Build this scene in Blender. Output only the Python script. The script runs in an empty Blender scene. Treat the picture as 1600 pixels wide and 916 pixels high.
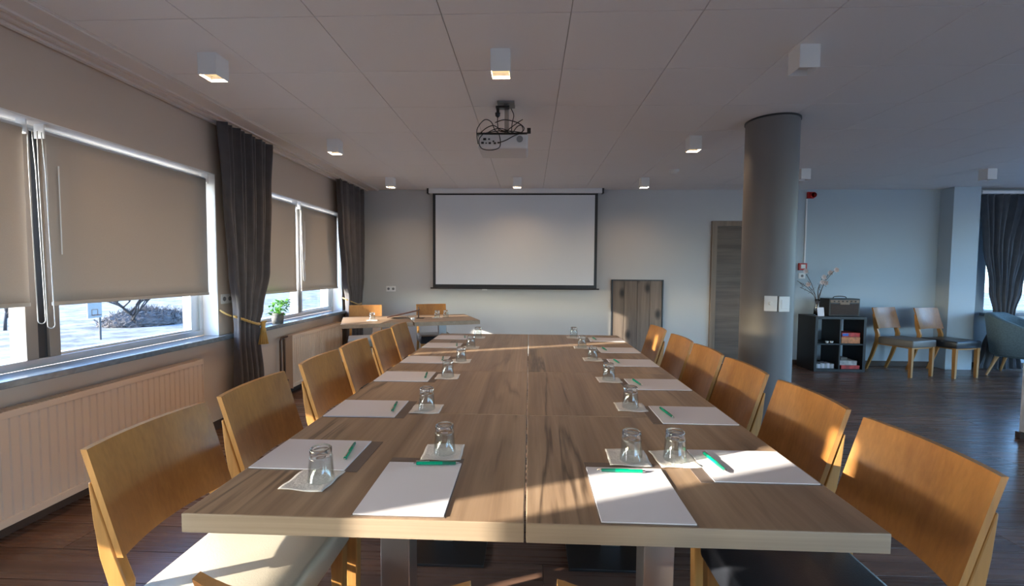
import bpy, bmesh, math, random
from mathutils import Vector, Matrix
random.seed(7)
S = bpy.context.scene
COL = S.collection
PI = math.pi

# ------------------------------------------------------------------ camera
def rotbasis(yaw, pitch, roll):
    cy, sy, cp, sp = math.cos(yaw), math.sin(yaw), math.cos(pitch), math.sin(pitch)
    f = Vector((-sy * cp, cy * cp, sp)); r = Vector((cy, sy, 0)); u = r.cross(f)
    c, s = math.cos(roll), math.sin(roll)
    return c * r + s * u, -s * r + c * u, f
r_, u_, f_ = rotbasis(.0397, -.048, .0064)
cam = bpy.data.objects.new('camera', bpy.data.cameras.new('camera'))
COL.objects.link(cam)
cam.data.sensor_width = 36; cam.data.lens = 686.4 / 1600 * 36
cam.data.clip_start = .02; cam.data.clip_end = 300
m = Matrix((r_, u_, -f_)).transposed().to_4x4(); m.translation = (0, 0, 1.30)
cam.matrix_world = m
S.camera = cam

# ------------------------------------------------------------------ world, sun, exposure
W = bpy.data.worlds.new('world'); S.world = W; W.use_nodes = True
wn = W.node_tree; bg = wn.nodes['Background']
SUN_AZ = math.atan2(-1, -.40)            # where the sun stands, clockwise from +Y
sky = wn.nodes.new('ShaderNodeTexSky'); sky.sky_type = 'NISHITA'; sky.sun_disc = False
sky.sun_elevation = math.radians(17); sky.sun_rotation = SUN_AZ
sky.dust_density = 1.6; sky.air_density = 1.0; sky.ozone_density = 5
wn.links.new(sky.outputs['Color'], bg.inputs['Color'])
bg.inputs['Strength'].default_value = 2.8

SUN_SLOPE, SUN_EL = .40, math.radians(17)
sun = bpy.data.objects.new('sun', bpy.data.lights.new('sun', 'SUN')); COL.objects.link(sun)
sun.data.energy = 22; sun.data.color = (1, .86, .70); sun.data.angle = math.radians(.6)
hd = Vector((1, SUN_SLOPE, 0)).normalized()
sd = Vector((hd.x * math.cos(SUN_EL), hd.y * math.cos(SUN_EL), -math.sin(SUN_EL)))
sun.rotation_euler = sd.to_track_quat('-Z', 'Y').to_euler()
sun.location = (-20, -8, 9)

S.view_settings.view_transform = 'Standard'; S.view_settings.look = 'None'
S.view_settings.exposure = 0.12; S.view_settings.gamma = 1.0; S.view_settings.use_curve_mapping = False
S.cycles.max_bounces = 10; S.cycles.diffuse_bounces = 6; S.cycles.transparent_max_bounces = 16
S.cycles.sample_clamp_indirect = 6

def portal(loc, sx_, sy_, rot):
    l = bpy.data.lights.new('daylight_portal', 'AREA'); l.shape = 'RECTANGLE'; l.size = sx_; l.size_y = sy_
    l.cycles.is_portal = True
    o = bpy.data.objects.new('daylight_portal', l); COL.objects.link(o); o.location = loc; o.rotation_euler = rot

# ------------------------------------------------------------------ constants of the room
XW, YB, H, T = -2.547, 6.40, 2.483, .74
XR, YF = 9.0, -4.0

# ------------------------------------------------------------------ materials
def mat(name):
    M = bpy.data.materials.new(name); M.use_nodes = True
    return M, M.node_tree, M.node_tree.nodes['Principled BSDF']
def L(t, a, b): t.links.new(a, b)
def simple(name, col, rough=.5, metal=0, spec=.5, bump=0, bscale=80, var=.0, vscale=3, **k):
    M, t, b = mat(name)
    b.inputs['Base Color'].default_value = (*col, 1); b.inputs['Roughness'].default_value = rough
    b.inputs['Metallic'].default_value = metal; b.inputs['Specular IOR Level'].default_value = spec
    for q, v in k.items(): b.inputs[q.replace('_', ' ')].default_value = v
    tcn = t.nodes.new('ShaderNodeTexCoord')
    if var:
        n = t.nodes.new('ShaderNodeTexNoise'); n.inputs['Scale'].default_value = vscale; n.inputs['Detail'].default_value = 4
        L(t, tcn.outputs['Object'], n.inputs['Vector'])
        r = t.nodes.new('ShaderNodeValToRGB'); r.color_ramp.elements[0].position = .3; r.color_ramp.elements[1].position = .7
        r.color_ramp.elements[0].color = (*[c * (1 - var) for c in col], 1); r.color_ramp.elements[1].color = (*[min(1, c * (1 + var)) for c in col], 1)
        L(t, n.outputs['Fac'], r.inputs['Fac']); L(t, r.outputs['Color'], b.inputs['Base Color'])
    if bump:
        n = t.nodes.new('ShaderNodeTexNoise'); n.inputs['Scale'].default_value = bscale; n.inputs['Detail'].default_value = 3
        L(t, tcn.outputs['Object'], n.inputs['Vector'])
        bp = t.nodes.new('ShaderNodeBump'); bp.inputs['Strength'].default_value = bump; bp.inputs['Distance'].default_value = .004
        L(t, n.outputs['Fac'], bp.inputs['Height']); L(t, bp.outputs['Normal'], b.inputs['Normal'])
    return M

def wood(name, c0, c1, axis='Y', rough=.45, scale=1.0, cracks=0.0, ccol=(.05, .03, .02), world=False, tone=.0, coat=0.0, fine=1.0, knots=0.0, rvar=.25, ov=.35, dist=.4):
    """stretched noise grain along an axis, per object offset"""
    M, t, b = mat(name)
    N = t.nodes
    tcn = N.new('ShaderNodeTexCoord'); oi = N.new('ShaderNodeObjectInfo')
    mp = N.new('ShaderNodeMapping')
    sc = {'X': (.9, 14, 14), 'Y': (14, .9, 14), 'Z': (14, 14, .9)}[axis]
    mp.inputs['Scale'].default_value = [s * scale for s in sc]
    if world:
        g = N.new('ShaderNodeNewGeometry'); L(t, g.outputs['Position'], mp.inputs['Vector'])
    else:
        L(t, tcn.outputs['Object'], mp.inputs['Vector'])
    cmb = N.new('ShaderNodeVectorMath'); cmb.operation = 'SCALE'; cmb.inputs[0].default_value = (17.3, 31.1, 23.7)
    L(t, oi.outputs['Random'], cmb.inputs['Scale']); L(t, cmb.outputs['Vector'], mp.inputs['Location'])
    n = N.new('ShaderNodeTexNoise'); n.inputs['Scale'].default_value = 1.0; n.inputs['Detail'].default_value = 6; n.inputs['Roughness'].default_value = .6; n.inputs['Distortion'].default_value = dist
    L(t, mp.outputs['Vector'], n.inputs['Vector'])
    r = N.new('ShaderNodeValToRGB'); r.color_ramp.elements[0].position = .28; r.color_ramp.elements[1].position = .72
    r.color_ramp.elements[0].color = (*c0, 1); r.color_ramp.elements[1].color = (*c1, 1)
    L(t, n.outputs['Fac'], r.inputs['Fac'])
    mp2 = N.new('ShaderNodeMapping'); mp2.inputs['Scale'].default_value = (5, 5, 5) if True else 1
    mp2.inputs['Scale'].default_value = {'X': (1, 9, 9), 'Y': (9, 1, 9), 'Z': (9, 9, 1)}[axis]
    L(t, mp.outputs['Vector'], mp2.inputs['Vector'])
    n2 = N.new('ShaderNodeTexNoise'); n2.inputs['Scale'].default_value = fine; n2.inputs['Detail'].default_value = 3
    L(t, mp2.outputs['Vector'], n2.inputs['Vector'])
    mx = N.new('ShaderNodeMix'); mx.data_type = 'RGBA'; mx.blend_type = 'OVERLAY'; mx.inputs['Factor'].default_value = ov
    L(t, r.outputs['Color'], mx.inputs['A']); L(t, n2.outputs['Color'], mx.inputs['B'])
    bw = N.new('ShaderNodeRGBToBW'); L(t, n2.outputs['Color'], bw.inputs[0]); L(t, bw.outputs[0], mx.inputs['B'])
    last = mx.outputs['Result']
    if cracks:
        mp3 = N.new('ShaderNodeMapping'); mp3.inputs['Scale'].default_value = {'X': (.5, .34, .3), 'Y': (.40, .5, .3), 'Z': (.3, .3, .5)}[axis]
        L(t, mp.outputs['Vector'], mp3.inputs['Vector'])
        n3 = N.new('ShaderNodeTexNoise'); n3.inputs['Scale'].default_value = 1; n3.inputs['Detail'].default_value = 5; n3.inputs['Distortion'].default_value = .25
        L(t, mp3.outputs['Vector'], n3.inputs['Vector'])
        r3 = N.new('ShaderNodeValToRGB'); e = r3.color_ramp.elements
        e[0].position = .475; e[0].color = (0, 0, 0, 1); e[1].position = .5; e[1].color = (1, 1, 1, 1)
        x = r3.color_ramp.elements.new(.522); x.color = (0, 0, 0, 1)
        L(t, n3.outputs['Fac'], r3.inputs['Fac'])
        n4 = N.new('ShaderNodeTexNoise'); n4.inputs['Scale'].default_value = 2.1; n4.inputs['Detail'].default_value = 1
        L(t, tcn.outputs['Object'] if not world else g.outputs['Position'], n4.inputs['Vector'])
        r4 = N.new('ShaderNodeValToRGB'); r4.color_ramp.elements[0].position = .42; r4.color_ramp.elements[1].position = .52
        L(t, n4.outputs['Fac'], r4.inputs['Fac'])
        ml = N.new('ShaderNodeMath'); ml.operation = 'MULTIPLY'; L(t, r3.outputs['Color'], ml.inputs[0]); L(t, r4.outputs['Color'], ml.inputs[1])
        ml2 = N.new('ShaderNodeMath'); ml2.operation = 'MULTIPLY'; ml2.inputs[1].default_value = cracks; L(t, ml.outputs[0], ml2.inputs[0])
        mx2 = N.new('ShaderNodeMix'); mx2.data_type = 'RGBA'; mx2.inputs['B'].default_value = (*ccol, 1)
        L(t, ml2.outputs[0], mx2.inputs['Factor']); L(t, last, mx2.inputs['A']); last = mx2.outputs['Result']
    if knots:
        v = N.new('ShaderNodeTexVoronoi'); v.inputs['Scale'].default_value = 1.0; v.voronoi_dimensions = '2D'
        mp5 = N.new('ShaderNodeMapping'); mp5.inputs['Scale'].default_value = {'X': (.9, .35, .35), 'Y': (.35, .9, .35), 'Z': (.35, .35, 3.2)}[axis]
        mp5.inputs['Rotation'].default_value = (PI / 2, 0, 0); L(t, mp.outputs['Vector'], mp5.inputs['Vector']); L(t, mp5.outputs['Vector'], v.inputs['Vector'])
        r5 = N.new('ShaderNodeValToRGB'); r5.color_ramp.elements[0].position = .05; r5.color_ramp.elements[0].color = (knots, knots, knots, 1)
        r5.color_ramp.elements[1].position = .17; r5.color_ramp.elements[1].color = (0, 0, 0, 1)
        L(t, v.outputs['Distance'], r5.inputs['Fac'])
        mx5 = N.new('ShaderNodeMix'); mx5.data_type = 'RGBA'; mx5.inputs['B'].default_value = (*ccol, 1)
        L(t, r5.outputs['Color'], mx5.inputs['Factor']); L(t, last, mx5.inputs['A']); last = mx5.outputs['Result']
    if tone:
        g2 = N.new('ShaderNodeNewGeometry')
        ad = N.new('ShaderNodeMath'); ad.operation = 'ADD'; L(t, oi.outputs['Random'], ad.inputs[0]); L(t, g2.outputs['Random Per Island'], ad.inputs[1])
        fr = N.new('ShaderNodeMath'); fr.operation = 'FRACT'; L(t, ad.outputs[0], fr.inputs[0])
        mr = N.new('ShaderNodeMapRange'); mr.inputs['To Min'].default_value = 1 - tone; mr.inputs['To Max'].default_value = 1 + tone
        L(t, fr.outputs[0], mr.inputs['Value'])
        hs = N.new('ShaderNodeHueSaturation'); L(t, mr.outputs[0], hs.inputs['Value']); L(t, last, hs.inputs['Color']); last = hs.outputs['Color']
    L(t, last, b.inputs['Base Color'])
    rr = N.new('ShaderNodeMapRange'); rr.inputs['To Min'].default_value = rough * (1 - rvar); rr.inputs['To Max'].default_value = rough * (1 + rvar)
    L(t, n2.outputs['Fac'], rr.inputs['Value']); L(t, rr.outputs[0], b.inputs['Roughness'])
    bp = N.new('ShaderNodeBump'); bp.inputs['Strength'].default_value = .12; bp.inputs['Distance'].default_value = .002
    L(t, n2.outputs['Fac'], bp.inputs['Height']); L(t, bp.outputs['Normal'], b.inputs['Normal'])
    b.inputs['Coat Weight'].default_value = coat; b.inputs['Coat Roughness'].default_value = .15
    return M

M_WALL_L = simple('wall_paint_beige', (.60, .50, .42), .75, bump=.15, bscale=160)
M_WALL_B = simple('wall_paint_grey', (.55, .55, .55), .6, bump=.15, bscale=160)
M_WALL_COOL = simple('wall_cool_light_tint', (.42, .50, .56), .6, bump=.15, bscale=160)  # blue cast of the daylight put into the grey wall colour
M_TILE = simple('ceiling_board', (.87, .84, .825), .7, bump=.25, bscale=220)
M_TILEBACK = simple('ceiling_joint', (.5, .47, .45), .8)
M_TRIM = simple('ceiling_border', (.78, .72, .68), .55)
M_BASE = simple('dark_skirting', (.07, .045, .035), .5)
M_FLOOR = wood('floor_laminate', (.095, .050, .035), (.215, .125, .088), 'X', .28, .45, world=True, tone=.16, fine=1.0, ov=.18)
M_TABLE = wood('table_oak', (.21, .130, .080), (.42, .290, .190), 'Y', .36, .75, cracks=.8, ccol=(.05, .030, .02), tone=.04, fine=1.0, knots=0)
M_EDGE = wood('table_edge_band', (.33, .245, .17), (.45, .345, .245), 'X', .42, .8, tone=.03)
M_CHAIR = wood('chair_oak_veneer', (.25, .098, .022), (.39, .175, .046), 'Z', .42, .7, tone=.06, coat=.10, fine=1.2, dist=.15)
M_CHAIRF = wood('chair_oak_frame', (.37, .165, .038), (.50, .25, .072), 'Z', .42, .7, tone=.05, coat=.05, dist=.15)
M_CREAM = simple('cream_vinyl', (.52, .47, .38), .38, bump=.12, bscale=300)
M_BLACK = simple('black_vinyl', (.018, .02, .026), .32, bump=.15, bscale=300)
M_TAUPE = simple('taupe_vinyl', (.16, .14, .12), .45, bump=.15, bscale=300)
M_STEEL = simple('brushed_steel', (.50, .47, .44), .32, metal=.9, bump=.05, bscale=400)
M_DSTEEL = simple('dark_steel', (.10, .095, .095), .35, metal=.85, bump=.05, bscale=300)
M_WHITE = simple('white_lacquer', (.82, .82, .82), .4)
M_GREYW = simple('chain_plastic', (.5, .5, .5), .5)
M_RAD = simple('radiator_enamel', (.70, .56, .45), .45)
M_SILL = simple('slate_sill', (.13, .17, .21), .16, var=.2, vscale=30)
M_FRAME = simple('window_frame_grey', (.36, .37, .39), .35, metal=.3)
M_FRAMED = simple('window_frame_dark', (.025, .027, .032), .4)
M_FRAMEB = simple('window_frame_taupe', (.20, .165, .14), .45)
M_ALU = simple('pale_aluminium', (.60, .63, .66), .3, metal=.7)
M_CURT = simple('charcoal_curtain', (.085, .075, .078), .85, bump=.5, bscale=500, var=.12, vscale=12, Sheen_Weight=.3)
M_CURTB = simple('slate_curtain', (.07, .085, .11), .85, bump=.5, bscale=500, var=.12, vscale=12, Sheen_Weight=.3)
M_GOLD = simple('gold_rope', (.55, .33, .07), .5, bump=.8, bscale=400, Sheen_Weight=.4)
M_PAPER = simple('white_paper', (.74, .72, .76), .7)
M_BOARD = simple('taupe_card', (.16, .12, .10), .55, bump=.2, bscale=300)
M_NAP = simple('tissue_napkin', (.78, .74, .69), .85, bump=.8, bscale=120)
M_GREEN = simple('green_plastic', (.0, .36, .20), .22, Transmission_Weight=.25)
M_DGREEN = simple('dark_green_rubber', (.005, .12, .08), .4)
M_CHROME = simple('chrome', (.7, .7, .7), .15, metal=1)
M_BLACKP = simple('black_plastic', (.012, .012, .013), .35)
M_BEAM = simple('projector_shell', (.60, .58, .59), .4)
M_GREYP = simple('grey_plastic', (.20, .20, .21), .5)
M_SCREEN = simple('screen_fabric', (.76, .79, .83), .45, spec=.4)
M_COLM = simple('column_metal_paint', (.175, .165, .167), .52, metal=.1, var=.06, vscale=1.5)
M_COLW = simple('column_painted_base', (.30, .30, .31), .45)
M_DOOR = wood('door_laminate', (.075, .050, .036), (.17, .118, .085), 'X', .5, .8, tone=.0)
M_DFRAME = wood('door_frame_laminate', (.18, .125, .085), (.29, .21, .15), 'Z', .5, .8)
M_PANEL = wood('weathered_boards', (.095, .07, .055), (.24, .185, .145), 'Z', .6, .6, knots=.9, ccol=(.012, .010, .009), tone=.22)
M_BLACKW = simple('black_shelf', (.006, .006, .008), .45)
M_RED = simple('red_plastic', (.45, .012, .012), .35)
M_TWEED = simple('slate_upholstery', (.10, .155, .19), .9, bump=.6, bscale=420, var=.15, vscale=60)
M_LEGW = wood('armchair_leg_wood', (.36, .20, .08), (.48, .28, .12), 'Z', .4, 1)
M_LEAF = simple('glossy_leaf', (.10, .30, .03), .35, var=.3, vscale=25)
M_POT = simple('stone_pot', (.13, .13, .125), .8, var=.15, vscale=40)
M_SOIL = simple('soil', (.03, .02, .015), .95, bump=1, bscale=90)
M_GREYGAMES = simple('light_carton', (.5, .48, .46), .6, var=.3, vscale=25)
M_GRILL = simple('speaker_cloth', (.06, .042, .035), .9, bump=1, bscale=600)
M_BROWNP = simple('tan_leatherette', (.22, .15, .10), .5)
M_BLOSSOM = simple('blossom', (.75, .62, .58), .8)
M_TWIG = simple('twig_bark', (.12, .09, .08), .8)
M_BARK = simple('bare_bark', (.028, .024, .024), .9)
M_MOUND = simple('dead_brush', (.055, .046, .045), .95, bump=1, bscale=6, var=.5, vscale=4)
M_BOARDW = simple('dimmed_white_backboard', (.19, .18, .17), .7)  # white board, colour darkened so outdoor light does not blow it out
M_ORANGE = simple('orange_metal', (.10, .035, .015), .5)
M_DBROWN = simple('dark_brown_wood', (.07, .022, .012), .4)
M_REDCARD = simple('red_carton', (.55, .05, .04), .5, var=.5, vscale=14)
M_ORCARD = simple('orange_carton', (.60, .22, .08), .5, var=.4, vscale=18)
M_BLUECARD = simple('blue_print', (.03, .12, .45), .5)

def glassy(name, rough=0, ior=1.5, tint=(1, 1, 1)):
    M, t, b = mat(name)
    b.inputs['Base Color'].default_value = (*tint, 1); b.inputs['Roughness'].default_value = rough
    b.inputs['Transmission Weight'].default_value = 1; b.inputs['IOR'].default_value = ior
    return M
M_GLASS = glassy('tumbler_glass', 0, 1.42)
def pane_mat():
    M = bpy.data.materials.new('window_glass'); M.use_nodes = True; t = M.node_tree; t.nodes.clear()
    o = t.nodes.new('ShaderNodeOutputMaterial'); mx = t.nodes.new('ShaderNodeMixShader'); lw = t.nodes.new('ShaderNodeLayerWeight')
    pw = t.nodes.new('ShaderNodeMath'); pw.operation = 'POWER'; pw.inputs[1].default_value = 5; L(t, lw.outputs['Facing'], pw.inputs[0])
    fr = t.nodes.new('ShaderNodeMapRange'); fr.inputs['To Min'].default_value = .03; fr.inputs['To Max'].default_value = .7; L(t, pw.outputs[0], fr.inputs['Value'])
    tr = t.nodes.new('ShaderNodeBsdfTransparent'); gl = t.nodes.new('ShaderNodeBsdfGlossy')
    tr.inputs['Color'].default_value = (.93, .96, .97, 1); gl.inputs['Roughness'].default_value = .02
    L(t, fr.outputs[0], mx.inputs[0]); L(t, tr.outputs[0], mx.inputs[1]); L(t, gl.outputs[0], mx.inputs[2]); L(t, mx.outputs[0], o.inputs[0])
    return M
M_PANE = pane_mat()
def thin_glass():
    M = bpy.data.materials.new('thin_tumbler_wall'); M.use_nodes = True; t = M.node_tree; t.nodes.clear()
    o = t.nodes.new('ShaderNodeOutputMaterial'); mx = t.nodes.new('ShaderNodeMixShader'); lw = t.nodes.new('ShaderNodeLayerWeight')
    pw = t.nodes.new('ShaderNodeMath'); pw.operation = 'POWER'; pw.inputs[1].default_value = 3; L(t, lw.outputs['Facing'], pw.inputs[0])
    fr = t.nodes.new('ShaderNodeMapRange'); fr.inputs['To Min'].default_value = .09; fr.inputs['To Max'].default_value = .85; L(t, pw.outputs[0], fr.inputs['Value'])
    tr = t.nodes.new('ShaderNodeBsdfTransparent'); gl = t.nodes.new('ShaderNodeBsdfGlossy')
    tr.inputs['Color'].default_value = (.93, .95, .95, 1); gl.inputs['Roughness'].default_value = .06
    L(t, fr.outputs[0], mx.inputs[0]); L(t, tr.outputs[0], mx.inputs[1]); L(t, gl.outputs[0], mx.inputs[2]); L(t, mx.outputs[0], o.inputs[0])
    return M
M_THIN = thin_glass()
def blind_mat():
    M = bpy.data.materials.new('blind_fabric'); M.use_nodes = True; t = M.node_tree; t.nodes.clear()
    o = t.nodes.new('ShaderNodeOutputMaterial'); mx = t.nodes.new('ShaderNodeMixShader'); mx.inputs[0].default_value = .06
    d = t.nodes.new('ShaderNodeBsdfDiffuse'); tr = t.nodes.new('ShaderNodeBsdfTranslucent')
    tcn = t.nodes.new('ShaderNodeTexCoord'); n = t.nodes.new('ShaderNodeTexNoise'); n.inputs['Scale'].default_value = 300
    L(t, tcn.outputs['Object'], n.inputs['Vector'])
    r = t.nodes.new('ShaderNodeValToRGB'); r.color_ramp.elements[0].color = (.44, .39, .34, 1); r.color_ramp.elements[1].color = (.52, .46, .41, 1)
    L(t, n.outputs['Fac'], r.inputs['Fac']); L(t, r.outputs['Color'], d.inputs['Color'])
    tr.inputs['Color'].default_value = (.75, .62, .50, 1)
    L(t, d.outputs[0], mx.inputs[1]); L(t, tr.outputs[0], mx.inputs[2]); L(t, mx.outputs[0], o.inputs[0])
    return M
M_BLIND = blind_mat()
def emit(name, col, st):
    M = bpy.data.materials.new(name); M.use_nodes = True; t = M.node_tree; t.nodes.clear()
    o = t.nodes.new('ShaderNodeOutputMaterial'); e = t.nodes.new('ShaderNodeEmission')
    e.inputs['Color'].default_value = (*col, 1); e.inputs['Strength'].default_value = st; L(t, e.outputs[0], o.inputs[0])
    return M
M_LAMP = emit('warm_lamp_diffuser', (1, .70, .36), 1.05)
def snow_mat():
    M, t, b = mat('patchy_snow')
    g = t.nodes.new('ShaderNodeNewGeometry'); n = t.nodes.new('ShaderNodeTexNoise'); n.inputs['Scale'].default_value = 1.3; n.inputs['Detail'].default_value = 10; n.inputs['Roughness'].default_value = .7
    L(t, g.outputs['Position'], n.inputs['Vector'])
    r = t.nodes.new('ShaderNodeValToRGB'); r.color_ramp.elements[0].position = .40; r.color_ramp.elements[0].color = (.030, .027, .026, 1)
    r.color_ramp.elements[1].position = .56; r.color_ramp.elements[1].color = (.135, .13, .132, 1)
    L(t, n.outputs['Fac'], r.inputs['Fac']); L(t, r.outputs['Color'], b.inputs['Base Color']); b.inputs['Roughness'].default_value = .9
    return M
M_SNOW = snow_mat()

# ------------------------------------------------------------------ mesh builder
class MB:
    def __init__(s): s.v = []; s.f = []; s.m = []; s.sm = []
    def add(s, vs, fs, mi=0, smooth=False, M=None):
        b = len(s.v)
        s.v += [tuple(M @ Vector(p)) if M else tuple(p) for p in vs]
        s.f += [[b + i for i in q] for q in fs]; s.m += [mi] * len(fs); s.sm += [smooth] * len(fs)
        return s
    def box(s, a, b, mi=0, M=None):
        x0, y0, z0 = a; x1, y1, z1 = b
        vs = [(x0, y0, z0), (x1, y0, z0), (x1, y1, z0), (x0, y1, z0), (x0, y0, z1), (x1, y0, z1), (x1, y1, z1), (x0, y1, z1)]
        return s.add(vs, [(0, 3, 2, 1), (4, 5, 6, 7), (0, 1, 5, 4), (1, 2, 6, 5), (2, 3, 7, 6), (3, 0, 4, 7)], mi, False, M)
    def rbox(s, a, b, r, mi=0, M=None, seg=3):
        """box with all edges rounded: superellipsoid-like via clamped sphere offsets"""
        x0, y0, z0 = a; x1, y1, z1 = b
        n = seg * 4; vs = []; fs = []
        rows = []
        for k in range(seg * 2 + 2):
            if k <= seg: ph = -PI / 2 + (PI / 2) * k / seg; cz = z0 + r
            else: ph = (PI / 2) * (k - seg - 1) / seg; cz = z1 - r
            ring = []
            for q in range(4):
                for j in range(seg + 1):
                    th = PI / 2 * q + (PI / 2) * j / seg
                    cx = (x1 - r) if q in (0, 3) else (x0 + r); cy = (y1 - r) if q in (0, 1) else (y0 + r)
                    ring.append(len(vs)); vs.append((cx + r * math.cos(ph) * math.cos(th), cy + r * math.cos(ph) * math.sin(th), cz + r * math.sin(ph)))
            rows.append(ring)
        N = len(rows[0])
        for k in range(len(rows) - 1):
            for j in range(N): fs.append((rows[k][j], rows[k][(j + 1) % N], rows[k + 1][(j + 1) % N], rows[k + 1][j]))
        fs.append(tuple(reversed(rows[0]))); fs.append(tuple(rows[-1]))
        return s.add(vs, fs, mi, True, M)
    def cyl(s, p, q, r, r2=None, n=16, mi=0, cap=True, smooth=True):
        r2 = r if r2 is None else r2
        p, q = Vector(p), Vector(q); d = (q - p).normalized()
        a = d.orthogonal().normalized(); c = d.cross(a); vs = []
        for R, P in ((r, p), (r2, q)):
            for i in range(n): t = 2 * PI * i / n; vs.append(P + a * R * math.cos(t) + c * R * math.sin(t))
        s.add(vs, [(i, (i + 1) % n, n + (i + 1) % n, n + i) for i in range(n)], mi, smooth)
        if cap: s.add(vs, [tuple(reversed(range(n))), tuple(range(n, 2 * n))], mi)
        return s
    def tube(s, pts, r, n=8, mi=0, closed=False):
        pts = [Vector(p) for p in pts]; vs = []; rs = r if isinstance(r, (list, tuple)) else [r] * len(pts)
        up = None
        for i, P in enumerate(pts):
            if closed: d = pts[(i + 1) % len(pts)] - pts[i - 1]
            else: d = pts[min(i + 1, len(pts) - 1)] - pts[max(i - 1, 0)]
            d.normalize()
            if up is None: up = d.orthogonal().normalized()
            up = (up - d * up.dot(d)); up = up.normalized() if up.length > 1e-6 else d.orthogonal().normalized()
            c = d.cross(up)
            for k in range(n): t = 2 * PI * k / n; vs.append(P + up * rs[i] * math.cos(t) + c * rs[i] * math.sin(t))
        fs = []
        R = len(pts) if closed else len(pts) - 1
        for i in range(R):
            j = (i + 1) % len(pts)
            for k in range(n): fs.append((i * n + k, i * n + (k + 1) % n, j * n + (k + 1) % n, j * n + k))
        if not closed: fs.append(tuple(reversed(range(n)))); fs.append(tuple((len(pts) - 1) * n + k for k in range(n)))
        return s.add(vs, fs, mi, True)
    def lathe(s, prof, c=(0, 0, 0), n=28, mi=0, smooth=True):
        vs = []; fs = []
        for (r, z) in prof:
            for i in range(n): t = 2 * PI * i / n; vs.append((c[0] + r * math.cos(t), c[1] + r * math.sin(t), c[2] + z))
        for k in range(len(prof) - 1):
            for i in range(n): fs.append((k * n + i, k * n + (i + 1) % n, (k + 1) * n + (i + 1) % n, (k + 1) * n + i))
        return s.add(vs, fs, mi, smooth)
    def grid(s, fn, nu, nv, mi=0, smooth=True):
        vs = [fn(i / nu, j / nv) for j in range(nv + 1) for i in range(nu + 1)]
        fs = [(j * (nu + 1) + i, j * (nu + 1) + i + 1, (j + 1) * (nu + 1) + i + 1, (j + 1) * (nu + 1) + i) for j in range(nv) for i in range(nu)]
        return s.add(vs, fs, mi, smooth)
    def obj(s, name, mats, parent=None, bevel=0, solid=0, loc=None, rz=0):
        me = bpy.data.meshes.new(name); me.from_pydata([tuple(v) for v in s.v], [], s.f)
        for q in (mats if isinstance(mats, (list, tuple)) else [mats]): me.materials.append(q)
        me.polygons.foreach_set('material_index', s.m); me.polygons.foreach_set('use_smooth', s.sm); me.update()
        o = bpy.data.objects.new(name, me); COL.objects.link(o)
        if parent: o.parent = parent
        if loc: o.location = loc
        o.rotation_euler.z = rz
        if solid:
            q = o.modifiers.new('solid', 'SOLIDIFY'); q.thickness = solid; q.offset = 0
        if bevel:
            q = o.modifiers.new('bevel', 'BEVEL'); q.width = bevel; q.segments = 2; q.limit_method = 'ANGLE'
        return o

def fixn(o):
    bm = bmesh.new(); bm.from_mesh(o.data); bmesh.ops.remove_doubles(bm, verts=bm.verts, dist=1e-5)
    bmesh.ops.recalc_face_normals(bm, faces=bm.faces); bm.to_mesh(o.data); bm.free(); return o
def thing(name, label, cat, loc=(0, 0, 0), rz=0, group=None):
    o = bpy.data.objects.new(name, None); COL.objects.link(o); o.location = loc; o.rotation_euler.z = rz
    o.empty_display_size = .05
    return tag(o, label, cat, group)
def tag(o, label, cat, group=None):
    o['label'] = label; o['category'] = cat
    if group: o['group'] = group
    return o
def struct(o, label=None, cat=None):
    o['kind'] = 'structure'
    if label: o['label'] = label
    if cat: o['category'] = cat
    return o
def dup(o, loc=None, rz=None, label=None, group=None, parent=None):
    c = o.copy(); COL.objects.link(c)
    if parent: c.parent = parent
    if loc is not None: c.location = loc
    if rz is not None: c.rotation_euler.z = rz
    if label: c['label'] = label
    if group: c['group'] = group
    for ch in list(o.children): dup(ch, parent=c)
    return c

# ================================================================== SETTING
# floor
fl = struct(MB().box((XW - .25, YF - .2, -.12), (XR + .2, YB + .2, -.011)).obj('floor', M_TILEBACK),
            'dark brown wood laminate floor with planks running across the room', 'floor')
pl = MB().box((-.674, -.0985, -.011), (.674, .0985, 0)).obj('plank', M_FLOOR, fl, bevel=.0012)
first = True; far = MB()
row = 0; y = .3 + .0985
while y < YB + .05:
    off = (row * .47) % 1.35
    x = XW - 1.35 + off
    while x < 7.4:
        if x + .674 > XW and x - .674 < 7.2:
            yy = y; cx = x
            if x - .674 < XW - .1:
                far.box((XW - .1, yy - .0985, -.011), (x + .674, min(yy + .0985, YB + .02), 0))
            elif x + .674 > 7.5 or yy > YB - .05:
                far.box((x - .674, yy - .0985, -.011), (x + .674, min(yy + .0985, YB + .02), 0))
            else:
                if first: pl.location = (cx, yy, 0); first = False
                else: dup(pl, (cx, yy, 0), parent=fl)
        x += 1.35
    y += .2; row += 1
y = YF + .1
while y < .3:
    x = XW - random.random()
    while x < XR:
        far.box((max(x, XW - .05), y - .0985, -.011), (min(x + 1.348, XR), y + .0985, 0)); x += 1.35
    y += .2
y = .4
while y < YB:
    far.box((7.35 + random.random() * .3 + .75, y - .0985, -.011), (XR, y + .0985, 0)); y += .2
fo = far.obj('plank_run', M_FLOOR, fl); fo['kind'] = 'stuff'

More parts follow.
